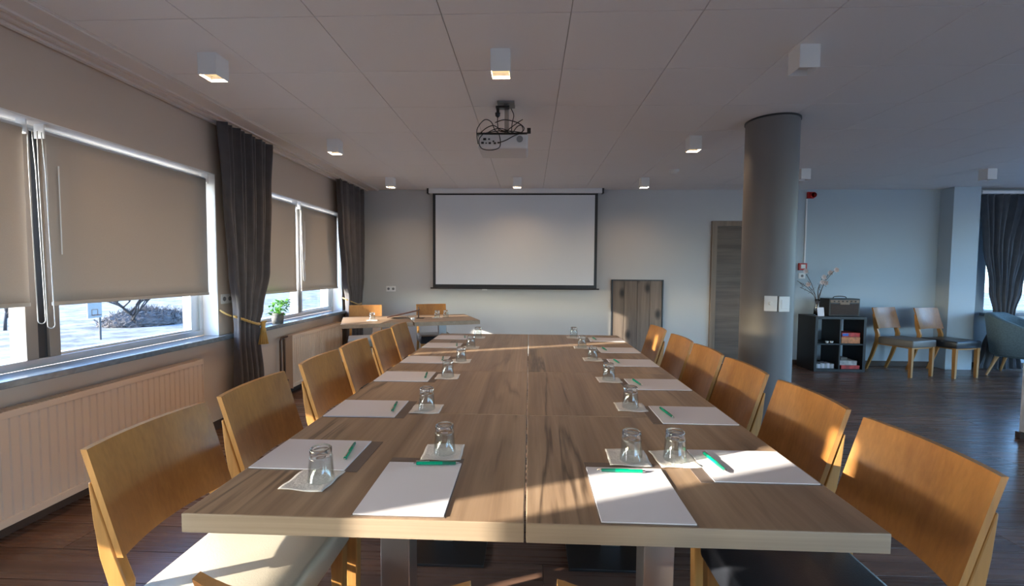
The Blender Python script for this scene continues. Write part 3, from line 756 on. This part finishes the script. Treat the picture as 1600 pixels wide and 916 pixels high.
for s, lab in ((.378, 'oak top table standing askew beside the far window, left of pair'), (1.137, 'oak top table standing askew below the projection screen, right of pair')):
    x, y = far_pt(s, .395)
    d = dup(proto, (x, y, 0), a21 + PI / 2, lab, 'askew tables by the back wall')

# ================================================================== chairs
def make_chair(seat_mat, name='dining_chair', bow=.024):
    t = thing(name, '', 'chair', (0, 0, 0), 0)
    # curved plywood backrest, faces +y
    zt, zb, hw, th = .85, .575, .203, .017
    def yy(u, z): return -.245 + (zt - z) * .31 - (bow + (zt - z) * .05) * (1 - (2 * u - 1) ** 2)
    nu, nz = 14, 8; vs = []; fs = []
    for side in (0, 1):
        for j in range(nz + 1):
            for i in range(nu + 1):
                u = i / nu; z = zb + (zt - zb) * j / nz
                vs.append((-hw + 2 * hw * u, yy(u, z) - side * th, z))
    K = (nu + 1) * (nz + 1)
    for j in range(nz):
        for i in range(nu):
            q = (j * (nu + 1) + i, j * (nu + 1) + i + 1, (j + 1) * (nu + 1) + i + 1, (j + 1) * (nu + 1) + i)
            fs.append(tuple(reversed(q))); fs.append(tuple(K + v for v in q))
    b = MB(); b.add(vs, fs, 0, True)
    rim = [i for i in range(nu + 1)] + [(j) * (nu + 1) + nu for j in range(1, nz + 1)] + [nz * (nu + 1) + i for i in range(nu - 1, -1, -1)] + [j * (nu + 1) for j in range(nz - 1, 0, -1)]
    b.add(vs, [(rim[k], rim[(k + 1) % len(rim)], K + rim[(k + 1) % len(rim)], K + rim[k]) for k in range(len(rim))], 1, False)
    b.obj('backrest', [M_CHAIR, M_CHAIRF], t)
    MB().rbox((-.212, -.160, .378), (.212, .25, .472), .018).obj('seat', seat_mat, t)
    MB().box((-.17, -.19, .362), (.17, -.165, .380)).box((-.16, .205, .362), (.16, .228, .380)).box((-.17, -.165, .362), (-.15, .205, .380)).box((.15, -.165, .362), (.17, .205, .380)).obj('seat_frame', M_CHAIRF, t)
    for s in (-1, 1):
        c = s * .186; prof = [(.0, -.315, .032), (.20, -.245, .040), (.40, -.188, .048), (.50, -.182, .050), (.57, -.18, .044), (.66, -.21, .030), (.765, -.25, .008)]
        vs = []; fs = []
        for z, yc, d in prof:
            # keep behind the panel above its lower edge
            yb = yc if z < .55 else yy((c + hw) / (2 * hw), z) - th - d / 2 - .002
            for dx, dy in ((-.014, -d / 2), (.014, -d / 2), (.014, d / 2), (-.014, d / 2)): vs.append((c + dx, yb + dy, z))
        for k in range(len(prof) - 1):
            for q in range(4): fs.append((k * 4 + q, k * 4 + (q + 1) % 4, k * 4 + 4 + (q + 1) % 4, k * 4 + 4 + q))
        fs += [(3, 2, 1, 0), tuple(range(len(vs) - 4, len(vs)))]
        MB().add(vs, fs).obj('rear_leg', M_CHAIRF, t, bevel=.004)
        vs = []
        for z, hw2 in ((0, .016), (.40, .022)):
            for dx, dy in ((-1, -1), (1, -1), (1, 1), (-1, 1)): vs.append((s * .184 + dx * hw2, .218 + dy * hw2, z))
        MB().add(vs, [(3, 2, 1, 0), (4, 5, 6, 7), (0, 1, 5, 4), (1, 2, 6, 5), (2, 3, 7, 6), (3, 0, 4, 7)]).obj('front_leg', M_CHAIRF, t, bevel=.004)
    return t
protos = {}
def chair(x, y, rz, kind, label, group):
    if kind not in protos:
        c = make_chair({'cream': M_CREAM, 'black': M_BLACK, 'taupe': M_TAUPE, 'end': M_CREAM}[kind], bow=.05 if kind == 'end' else .024); protos[kind] = c
        c.location = (x, y, 0); c.rotation_euler.z = rz; c['label'] = label; c['group'] = group; return c
    return dup(protos[kind], (x, y, 0), rz, label, group)
ordn = ['nearest the camera', 'second from the camera', 'third from the camera', 'fourth from the camera', 'fifth from the camera', 'farthest from the camera']
LY = [1.235, 1.70, 2.25, 2.70, 3.20, 3.64]
RY = [1.205, 1.685, 2.185, 2.64, 3.09, 3.65]
for i, y in enumerate(LY):
    kind = 'cream' if i in (0, 2, 4) else 'taupe'
    chair(-.845 - (.01 if i == 0 else 0), y, -PI / 2, kind, 'oak dining chair %son window side of the long table, %s' % ('with cream seat ' if i == 0 else '', ordn[i]), 'chairs along the window side')
for i, y in enumerate(RY):
    kind = 'black' if i in (0, 3) else 'taupe'
    chair(.81, y, PI / 2, kind, 'oak dining chair %son column side of the long table, %s' % ('with black seat ' if i == 0 else '', ordn[i]), 'chairs along the column side')
chair(-.285, .862, 0, 'end', 'oak chair at the near table end, left one, only backrest tips showing', 'chairs at the near end')
chair(.247, .872, 0, 'end', 'oak chair at the near table end, right one, only backrest tips showing', 'chairs at the near end')
x, y = far_pt(.27, .93); chair(x, y, a21 + PI, 'cream', 'oak chair with pale seat behind the askew table by the far left curtain', 'chairs behind the askew tables')
x, y = far_pt(1.13, .95); chair(x, y, a21 + PI, 'black', 'oak chair with black seat behind the askew table below the screen', 'chairs behind the askew tables')
chair(4.90, 5.93, PI + math.radians(18), 'taupe', 'oak chair with taupe seat against the wall, next to black shelf', 'chairs along the right back wall')
chair(5.42, 5.90, PI + math.radians(15), 'black', 'oak chair with black seat against the wall, nearer the duct boxing', 'chairs along the right back wall')

# ================================================================== pads, pens, napkins, glasses
def make_pad():
    t = thing('writing_pad', '', 'notepad', (0, 0, T), 0)
    MB().box((-.108, -.003, .0), (.108, .312, .0015)).obj('backing_folder', M_BOARD, t)
    MB().box((-.105, .0, .0015), (.105, .275, .0045)).obj('paper', M_PAPER, t)
    return t
def make_pen():
    t = thing('ballpoint_pen', '', 'pen', (0, 0, 0), 0)      # lies along +x
    r = .0052
    MB().cyl((-.020, 0, r), (.055, 0, r), r, n=16).obj('barrel', M_GREEN, t)
    MB().cyl((-.058, 0, r), (-.020, 0, r), r * .82, r, n=16).obj('grip', M_DGREEN, t)
    MB().cyl((-.070, 0, r), (-.058, 0, r), .0012, r * .8, n=12).obj('tip', M_CHROME, t)
    MB().cyl((.055, 0, r), (.063, 0, r), .0028, n=12).box((.018, -.0012, 2 * r), (.056, .0012, 2 * r + .0015)).obj('clip', M_CHROME, t)
    return t
def make_napkin():
    rr = random.Random(5)
    def fn(u, v):
        x, y = -.06 + .12 * u, -.06 + .12 * v
        e = max(abs(2 * u - 1), abs(2 * v - 1))
        z = .0014 + .0030 * max(0, e - .55) / .45 * (.5 + .5 * math.sin(7 * u + 11 * v)) 
        return (x, y, z)
    return MB().grid(fn, 14, 14).obj('paper_napkin', M_NAP, solid=.0012)
def make_glass():
    hgt, R0, R1, w_ = .088, .034, .0275, .0022
    wall = [(R1 + .0005, hgt - .022), (R1 + .0024, hgt - .026), (R1 + .0022, hgt - .031), (R0, .003), (R0 - .0008, .0), (R0 - .0024, .0015), (R1 - .0004, hgt - .031), (R1 - .002, hgt - .0225)]
    wall.append(wall[0])
    base = [(0, hgt - .003), (R1 - .006, hgt - .003), (R1 - .004, hgt), (R1, hgt - .003), (R1 + .0004, hgt - .0215), (R1 - .003, hgt - .0215), (R1 - .008, hgt - .017), (0, hgt - .015)]
    b = MB().lathe(wall, n=40); b.lathe(base, n=40, mi=1)
    return fixn(b.obj('tumbler', [M_THIN, M_GLASS]))
P_pad, P_pen, P_nap, P_gl = make_pad(), make_pen(), make_napkin(), make_glass()
P_nap['category'] = 'napkin'; P_gl['category'] = 'glass'
used = {}
def place(p, loc, rz, label, group):
    if p not in used:
        used[p] = 1; p.location = loc; p.rotation_euler.z = rz; p['label'] = label; p['group'] = group; return p
    return dup(p, loc, rz, label, group)
Z = T
def seatset(padpos, padrz, penpos, penrz, gl, where, n_):
    r1, r2, r3 = random.uniform(-.015, .015), random.uniform(-.12, .12), random.uniform(-.1, .1)
    place(P_pad, (*padpos, Z), padrz + r1, 'white notepad on taupe folder ' + where, 'notepads on the long table')
    place(P_pen, (*penpos, Z + .0047), penrz, 'green ballpoint pen on the notepad ' + where, 'green pens')
    nx, ny, nr = n_
    place(P_nap, (nx, ny, Z), nr, 'white paper napkin under the upturned glass ' + where, 'napkins under glasses')
    place(P_gl, (*gl, Z + .0022), r3, 'clear upturned tumbler on napkin ' + where, 'upturned tumblers')
seatset((-.296, .967), 0, (-.265, 1.228), PI + .05, (-.258, 1.325), 'at near table end, left', (-.262, 1.325, .05))
seatset((.270, .963), 0, (.262, 1.208), .0, (.308, 1.302), 'at near table end, right', (.300, 1.315, -.05))
GL = [(-.553, 1.130), (-.413, 1.745), (-.43, 2.295), (-.423, 2.705), (-.427, 3.20), (-.435, 3.70)]
GR = [(.440, 1.312), (.423, 1.820), (.416, 2.280), (.409, 2.815), (.393, 3.26), (.382, 3.76)]
PL = [1.29, 1.735, 2.282, 2.73, 3.27, 3.68]
PR = [1.275, 1.726, 2.20, 2.72, 3.16, 3.65]
for i in range(6):
    seatset((-.788, PL[i]), -PI / 2, (-.545, PL[i] + .01), PI / 2 + PI + .15, GL[i], 'on window side, ' + ordn[i], (GL[i][0] - (.02 if i == 0 else -.0), GL[i][1] + (-.004 if i == 0 else 0), .03 if i else -.08))
    seatset((.775, PR[i]), PI / 2, (.545, PR[i] + .01), PI / 2 + .12, GR[i], 'on column side, ' + ordn[i], (GR[i][0], GR[i][1], random.uniform(-.05, .05)))
for s, tt, w_ in ((.33, .30, 'left askew table by the far window'), (1.08, .40, 'right askew table below the screen')):
    x, y = far_pt(s, tt)
    place(P_nap, (x, y, Z), a21, 'white napkin on the ' + w_, 'napkins under glasses')
    place(P_gl, (x, y, Z + .0022), 0, 'clear upturned tumbler on the ' + w_, 'upturned tumblers')
x, y = far_pt(1.19, .42)
place(P_gl, (x, y, Z), 0, 'second clear tumbler at right on the table below the screen', 'upturned tumblers')
x, y = far_pt(.77, .22)
tag(MB().lathe([(0, 0), (.018, 0), (.022, .03), (.020, .03), (.016, .004), (0, .004)], n=20).obj('small_cup', M_WHITE, loc=(x, y, Z)), 'tiny white cup between the two askew tables', 'cup')
# slanted dark board on its support
x, y = far_pt(.86, .42)
t = thing('slanted_stand', 'thin dark brown board propped slanting on the askew tables', 'stand', (x, y, Z), a21 - .35)
Ms = Matrix.Translation((0, 0, .084)) @ Matrix.Rotation(-math.radians(13), 4, 'Y')
MB().box((-.36, -.09, .004), (.0, .09, .016), M=Ms).obj('board', M_DBROWN, t, bevel=.002)
MB().cyl((.0, 0, .004), (.0, 0, .084), .007).cyl((.0, 0, .10), (.0, 0, .135), .007).obj('support', M_DBROWN, t)
MB().box((-.02, -.03, 0), (.07, .03, .008)).obj('foot', M_BLACKP, t, bevel=.002)

# ================================================================== plant on the sill
px_, py_ = -2.525, 4.30
t = thing('potted_plant', 'small green leafy plant in a grey pot on the window sill', 'plant', (px_, py_, Z0))
MB().lathe([(0, 0), (.050, 0), (.060, .11), (.056, .11), (.048, .012), (0, .012)], n=28).obj('pot', M_POT, t)
MB().lathe([(0, .098), (.054, .096)], n=20).obj('soil', M_SOIL, t)
leafm = MB().grid(lambda u, v: ((u - .5) * .042 * math.sin(PI * min(1, v * .92 + .08)) ** .7, v * .062, .012 * math.sin(v * PI) - .02 * v * v + .008 * abs(u - .5)), 4, 6)
lf0 = leafm.obj('leaf', M_LEAF, t, solid=.0008)
rr = random.Random(11); st = MB()
for k in range(64):
    a = rr.uniform(0, 2 * PI); rad = rr.uniform(.01, .105); hh = rr.uniform(.12, .235) - rad * .5
    if k > 44: rad = rr.uniform(.06, .13); a = rr.uniform(.9, 2.2); hh = rr.uniform(.17, .23)
    p = Vector((rad * math.cos(a) * .8, rad * math.sin(a), hh))
    o = lf0 if k == 0 else lf0.copy()
    if k: COL.objects.link(o); o.parent = t
    o.location = p; o.rotation_euler = (rr.uniform(-.2, .7), rr.uniform(-.4, .4), a - PI / 2 + rr.uniform(-.7, .7)); sc = rr.uniform(.55, .95); o.scale = (sc, sc, sc)
    st.tube([(0, 0, .09), (p.x * .4, p.y * .4, .09 + (hh - .09) * .6), p], .0013, 5)
q = st.obj('stems', M_LEAF, t); q['kind'] = 'stuff'

# ================================================================== right back corner
# black cube shelf
SX0, SX1, SY0, SY1, SH = 3.79, 4.45, 5.95, 6.33, .735
t = thing('cube_shelf', 'black four-compartment cube shelf against the back wall right of the column', 'shelf', (SX0, SY0, 0))
w_, d_, th = SX1 - SX0, SY1 - SY0, .035
for nm, a, b in [('side_panel', (0, 0, 0), (th, d_, SH)), ('side_panel', (w_ - th, 0, 0), (w_, d_, SH)), ('top_panel', (th, 0, SH - th), (w_ - th, d_, SH)), ('bottom_panel', (th, 0, 0), (w_ - th, d_, th)),
                 ('divider', (w_ / 2 - .009, .004, th), (w_ / 2 + .009, d_ - .01, SH - th)), ('shelf_board', (th, .004, SH / 2 - .009), (w_ / 2 - .009, d_ - .01, SH / 2 + .009)), ('shelf_board', (w_ / 2 + .009, .004, SH / 2 - .009), (w_ - th, d_ - .01, SH / 2 + .009))]:
    MB().box(a, b).obj(nm, M_BLACKW, t, bevel=.0015)
def cbox(name, label, cat, lo, size, m, rz=0, group=None, stripe=None):
    t = thing(name, label, cat, lo, rz, group); a, b, c = size
    MB().box((-a / 2, -b / 2, 0), (a / 2, b / 2, c)).obj('carton', m, t, bevel=.002)
    MB().box((-a / 2 - .0012, -b / 2 - .0012, c * .62), (a / 2 + .0012, b / 2 + .0012, c + .001)).obj('lid', m, t, bevel=.002)
    if stripe: MB().box((-a * .48, -b / 2 - .003, c * .25), (-a * .15, -b / 2 - .0012, c * .85)).obj('print', stripe, t)
zl, zu = th + .001, SH / 2 + .010
cbox('game_box', 'red and blue game box on top in upper right shelf compartment', 'box', (SX0 + .49, 6.10, zu + .085), (.235, .22, .055), M_REDCARD, .02, 'game boxes on the black shelf', M_BLUECARD)
cbox('game_box', 'orange game box, lower one in upper right shelf compartment', 'box', (SX0 + .488, 6.10, zu), (.235, .24, .083), M_ORCARD, -.03, 'game boxes on the black shelf')
cbox('game_box', 'red and orange game box at bottom of lower right shelf compartment', 'box', (SX0 + .485, 6.09, zl), (.24, .24, .045), M_REDCARD, .02, 'game boxes on the black shelf')
cbox('game_box', 'pale grey game box stacked in lower right shelf compartment', 'box', (SX0 + .475, 6.10, zl + .047), (.22, .22, .06), M_GREYGAMES, -.04, 'game boxes on the black shelf')
cbox('game_box', 'small dark box topmost in lower right shelf compartment', 'box', (SX0 + .44, 6.10, zl + .109), (.09, .14, .035), M_TAUPE, .05, 'game boxes on the black shelf')
xs = SX0 + .055
for k in range(8):
    ww = random.uniform(.026, .034)
    tag(MB().box((0, 0, 0), (ww - .002, .15, random.uniform(.055, .07))).obj('card_pack', [M_GREYGAMES, M_PAPER][k % 2], bevel=.001, loc=(xs, 6.0, zl)),
        'pale card pack in the row in lower left shelf compartment', 'card pack', 'row of pale packs in the black shelf'); xs += ww
for k in (0, 1):
    tag(MB().lathe([(0, 0), (.014, 0), (.022, .026), (.019, .026), (.012, .004), (0, .004)], n=18).obj('small_cup', M_WHITE, loc=(SX0 + .19 + k * .06, 6.0, zu)),
        'small white cup, %s of two in upper left shelf compartment' % ('left', 'right')[k], 'cup', 'cups in the black shelf')
# amplifier
t = thing('guitar_amplifier', 'brown guitar amplifier with top handle on the black shelf', 'amplifier', (4.225, 6.14, SH), 0)
MB().box((-.20, -.09, 0), (.20, .11, .235)).obj('cabinet', M_BLACKP, t, bevel=.006)
MB().box((-.18, -.094, .015), (.18, -.0905, .165)).obj('grille_cloth', M_GRILL, t)
MB().box((-.185, -.096, .18), (.185, -.0905, .215)).box((-.06, -.097, .155), (.06, -.0905, .18)).obj('control_panel', M_BROWNP, t)
for k in range(6): MB().cyl((-.14 + k * .055, -.096, .198), (-.14 + k * .055, -.108, .198), .008, n=12).obj('knob', M_BLACKP, t)
MB().tube(smooth([(-.09, .01, .236), (-.07, .01, .256), (0, .01, .262), (.07, .01, .256), (.09, .01, .236)]), .006, 8).obj('handle', M_BLACKP, t)
# card
t = thing('info_card', 'small white card standing before the vase on the shelf', 'card', (3.905, 6.02, SH), .05)
MB().add([(-.045, 0, 0), (.045, 0, 0), (.045, .02, .115), (-.045, .02, .115), (-.045, .003, 0), (.045, .003, 0), (.045, .023, .115), (-.045, .023, .115)],
         [(0, 1, 2, 3), (7, 6, 5, 4), (0, 4, 5, 1), (1, 5, 6, 2), (2, 6, 7, 3), (3, 7, 4, 0)]).obj('card_sheet', M_PAPER, t)
MB().box((-.04, .003, 0), (.04, .05, .004)).obj('card_foot', M_PAPER, t)
# vase and twigs
t = thing('flower_vase', 'clear glass vase of bare blossom twigs on the black shelf', 'vase', (3.955, 6.19, SH))
b = MB().lathe([(0, 0), (.036, 0), (.04, .01), (.032, .12), (.026, .19), (.032, .215), (.029, .215), (.023, .19), (.029, .12), (.036, .014), (0, .008)], n=28)
fixn(b.obj('vase', M_GLASS, t))
rr = random.Random(4)
tips = [(-.20, -.02, .60), (-.28, .0, .47), (-.13, .03, .42), (.06, .0, .52), (.10, .02, .44), (.22, 0, .62), (.16, .03, .58), (.02, -.03, .45), (-.24, .0, .38)]
for k, tp in enumerate(tips):
    p = [(rr.uniform(-.01, .01), rr.uniform(-.01, .01), .02), (tp[0] * .1, tp[1] * .2, .22), (tp[0] * .45 + rr.uniform(-.02, .02), tp[1] * .5, .22 + (tp[2] - .22) * .55), tp]
    br = MB().tube(smooth(p), .0035, 6)
    for q in range(4):
        f0 = rr.uniform(.4, .95); bx_ = Vector(p[1]).lerp(Vector(tp), f0); br.tube([bx_, bx_ + Vector((rr.uniform(-.05, .05), rr.uniform(-.03, .03), rr.uniform(.02, .07)))], .0018, 5)
    bo = br.obj('twig', M_TWIG, t)
    if k in (0, 2, 3, 4, 5, 6, 7):
        fb = MB()
        for q in range(6):
            a = q * PI / 3
            M4 = Matrix.Translation(Vector(tp)) @ Matrix.Rotation(a, 4, 'Y') @ Matrix.Rotation(.5, 4, 'X')
            fb.add([(0, 0, 0), (-.022, -.006, .026), (0, -.012, .050), (.022, -.006, .026)], [(0, 1, 2, 3)], M=M4)
        fb.obj('blossom', M_BLOSSOM, bo, solid=.002)
# alarm devices
t = thing('alarm_sounder', 'red alarm sounder high on the back wall below the ceiling', 'alarm', (3.93, YB, 2.40))
MB().box((-.045, -.03, -.045), (.045, 0, .045)).obj('base', M_RED, t, bevel=.004)
MB().lathe([(0, 0), (.034, 0), (.040, .012), (.040, .03), (.034, .035)], n=20).obj('horn', M_RED, t).rotation_euler = (PI / 2, 0, 0)
t.children[-1].location = (.02, -.03, 0)
t = thing('alarm_call_point', 'red fire call point on the wall above the vase twigs', 'alarm', (3.855, YB, 1.40))
MB().box((-.055, -.035, -.05), (.055, 0, .05)).obj('housing', M_RED, t, bevel=.004)
MB().box((-.03, -.038, -.025), (.03, -.0345, .03)).obj('press_plate', M_WHITE, t, bevel=.001)
tag(MB().box((3.875, YB - .014, 1.452), (3.895, YB, 2.353)).obj('cable_trunking', M_WHITE, bevel=.002), 'thin white cable trunking between the two red alarm boxes', 'cable trunking')

# armchair
def armchair(loc, rz):
    t = thing('armchair', 'slate blue upholstered tub armchair with splayed wooden legs at far right', 'armchair', loc, rz)   # faces -y
    # shell path: left arm front -> around back -> right arm front
    def path(u):
        a = -.5 * PI + (u - .5) * 2 * (.5 * PI + .0) # unused
        s = u * 2 - 1
        # straight arms for |s|>.55, semicircle behind
        if abs(s) > .5:
            k = (abs(s) - .5) / .5; return Vector((math.copysign(.33, s), .10 - k * .40, 0)), k
        an = s / .5 * (PI / 2); return Vector((.33 * math.sin(an), .10 + .22 * math.cos(an), 0)), 0
    def top(u):
        s = abs(u * 2 - 1); return .80 - .27 * max(0, (s - .25) / .75) ** 1.1
    nu = 40; vs = []; 
    for i in range(nu + 1):
        u = i / nu; p, k = path(u); pa, _ = path(max(0, u - .01)); pb, _ = path(min(1, u + .01)); d = (pb - pa).normalized(); nrm = Vector((-d.y, d.x, 0))
        c = Vector((0, .02, 0)); nrm = (p - c).normalized() if (p - c).dot(nrm) * 0 == 0 and False else (nrm if nrm.dot(p - c) > 0 else -nrm)
        z1 = top(u); z0 = .27; th = .035
        prof = [(-th, z0 + .02, -.06), (-th, z1 - .02, .0), (-th * .5, z1, .01), (th * .5, z1, .02), (th, z1 - .02, .02), (th, z0 + .02, -.05), (th * .5, z0, -.05), (-th * .5, z0, -.06)]
        for o_, z, fl_ in prof: vs.append(p + nrm * (o_ + fl_ * .9) + Vector((0, 0, z)))
    fs = [(i * 8 + k, i * 8 + (k + 1) % 8, (i + 1) * 8 + (k + 1) % 8, (i + 1) * 8 + k) for i in range(nu) for k in range(8)]
    fs += [tuple(reversed(range(8))), tuple(nu * 8 + k for k in range(8))]
    MB().add(vs, fs, 0, True).obj('shell', M_TWEED, t)
    MB().rbox((-.275, -.31, .30), (.275, .24, .46), .035).obj('seat_cushion', M_TWEED, t)
    MB().rbox((-.26, -.28, .25), (.26, .22, .31), .02).obj('seat_base', M_TWEED, t)
    for sx_, sy_ in ((-1, -1), (1, -1), (-1, 1), (1, 1)):
        MB().cyl((sx_ * .20, sy_ * .20, .26), (sx_ * .29, sy_ * .27, 0), .022, .012, n=14).obj('leg', M_LEGW, t)
armchair((6.34, 5.83, 0), math.radians(32))
# low white cabinet at the right picture edge
t = thing('low_cabinet', 'low white cabinet with dark foot cut by the right picture edge', 'cabinet', (3.935, 3.25, 0))
MB().box((0, 0, .05), (.55, .38, .60)).obj('carcass', M_WHITE, t, bevel=.003)
MB().box((.01, -.016, .06), (.272, -.001, .59)).obj('door', M_WHITE, t, bevel=.002); MB().box((.278, -.016, .06), (.54, -.001, .59)).obj('door', M_WHITE, t, bevel=.002)
for a, b in ((-.03, .34), (.53, .34), (-.03, .0), (.53, .0)): MB().box((a, b, 0), (a + .05, b + .04, .05)).obj('foot', M_BASE, t, bevel=.003)

# ================================================================== outside
ZG = -1.0
gr = struct(MB().box((-150, -100, ZG - .2), (XO, 150, ZG)).obj('ground', M_SNOW), 'patchy snow ground outside the left windows', 'ground')
struct(MB().box((XO, YB + .3, ZG - .2), (60, 80, ZG)).box((XR + .3, -40, ZG - .2), (60, YB + .3, ZG)).obj('ground', M_SNOW), 'snow ground behind and right of the building', 'ground')
t = thing('basketball_hoop', 'small white basketball backboard on a pole seen through the window', 'basketball hoop', (-14, 13.73, ZG))
MB().cyl((0, 0, 0), (0, 0, 1.30), .03, n=10).obj('pole', M_FRAMED, t)
MB().cyl((0, 0, 1.1), (.05, -.2, 1.0), .02, n=8).obj('arm', M_FRAMED, t)
MB().box((.05, -.46, .74), (.08, .0, 1.22)).obj('backboard', M_BOARDW, t)
MB().box((.08, -.34, .82), (.085, -.13, .84)).box((.08, -.34, 1.0), (.085, -.13, 1.02)).box((.08, -.34, .84), (.085, -.32, 1.0)).box((.08, -.15, .84), (.085, -.13, 1.0)).obj('target_square', M_ORANGE, t)
MB().tube([(.18 + .09 * math.cos(a), -.235 + .09 * math.sin(a), .84) for a in [2 * PI * k / 16 for k in range(16)]], .01, 6, closed=True).obj('rim', M_ORANGE, t)
def bare_tree(loc, h, seed, lean, label, n0=7):
    rr = random.Random(seed); t = thing('bare_tree', label, 'tree', loc, 0, 'bare trees outside the windows'); tr = MB(); tw = MB()
    def grow(p, d, l, r, dep):
        q = p + d * l; mid = p.lerp(q, .5) + Vector((rr.uniform(-1, 1), rr.uniform(-1, 1), 0)) * l * .06
        (tr if dep < 1 else tw).tube([p, mid, q], [r, r * .85, r * .7], 5)
        if dep >= 5: return
        for k in range(n0 if dep == 0 else rr.choice((2, 3, 3))):
            nd = (d + Vector((rr.uniform(-1, 1), rr.uniform(-1, 1), rr.uniform(-.25, .7))) * .75).normalized()
            grow(q if k < 2 else p.lerp(q, rr.uniform(.5, 1)), nd, l * rr.uniform(.75, .98), r * .72, dep + 1)
    grow(Vector((0, 0, -.05)), Vector(lean).normalized(), h * .17, h * .013, 0)
    tr.obj('trunk', M_BARK, t); q = tw.obj('branches', M_BARK, t); q['kind'] = 'stuff'
bare_tree((-15.8, 17.0, ZG), 4.6, 2, (.15, -.5, .8), 'bare tree leaning left behind the brush mound outside')
bare_tree((-15.2, 19.0, ZG), 4.0, 5, (0, .2, 1), 'bare tree outside, seen at right end of the near window')
bare_tree((-19.5, 15.5, ZG), 4.5, 9, (0, .1, 1), 'bare tree farther away behind the backboard')
bare_tree((-22, 30, ZG), 6, 12, (0, .1, 1), 'bare tree far off beyond the plant window')
rm = random.Random(8)
md = MB().grid(lambda u, v: (1.5 * math.cos(u * 2 * PI) * math.cos(v * PI / 2) + rm.uniform(-.05, .05), 1.7 * math.sin(u * 2 * PI) * math.cos(v * PI / 2) + rm.uniform(-.05, .05), .55 * math.sin(v * PI / 2) + rm.uniform(-.02, .09)), 70, 22, smooth=False)
for q in range(500):
    a, e = rm.uniform(0, 2 * PI), rm.uniform(0, PI / 2); p = Vector((1.5 * math.cos(a) * math.cos(e), 1.7 * math.sin(a) * math.cos(e), .55 * math.sin(e)))
    md.tube([p, p + Vector((rm.uniform(-.2, .2), rm.uniform(-.2, .2), rm.uniform(.05, .3)))], .008, 4)
tag(md.obj('brush_mound', M_MOUND, loc=(-16.4, 18.2, ZG - .03)), 'grey brown mound of brush below the bare trees', 'mound')
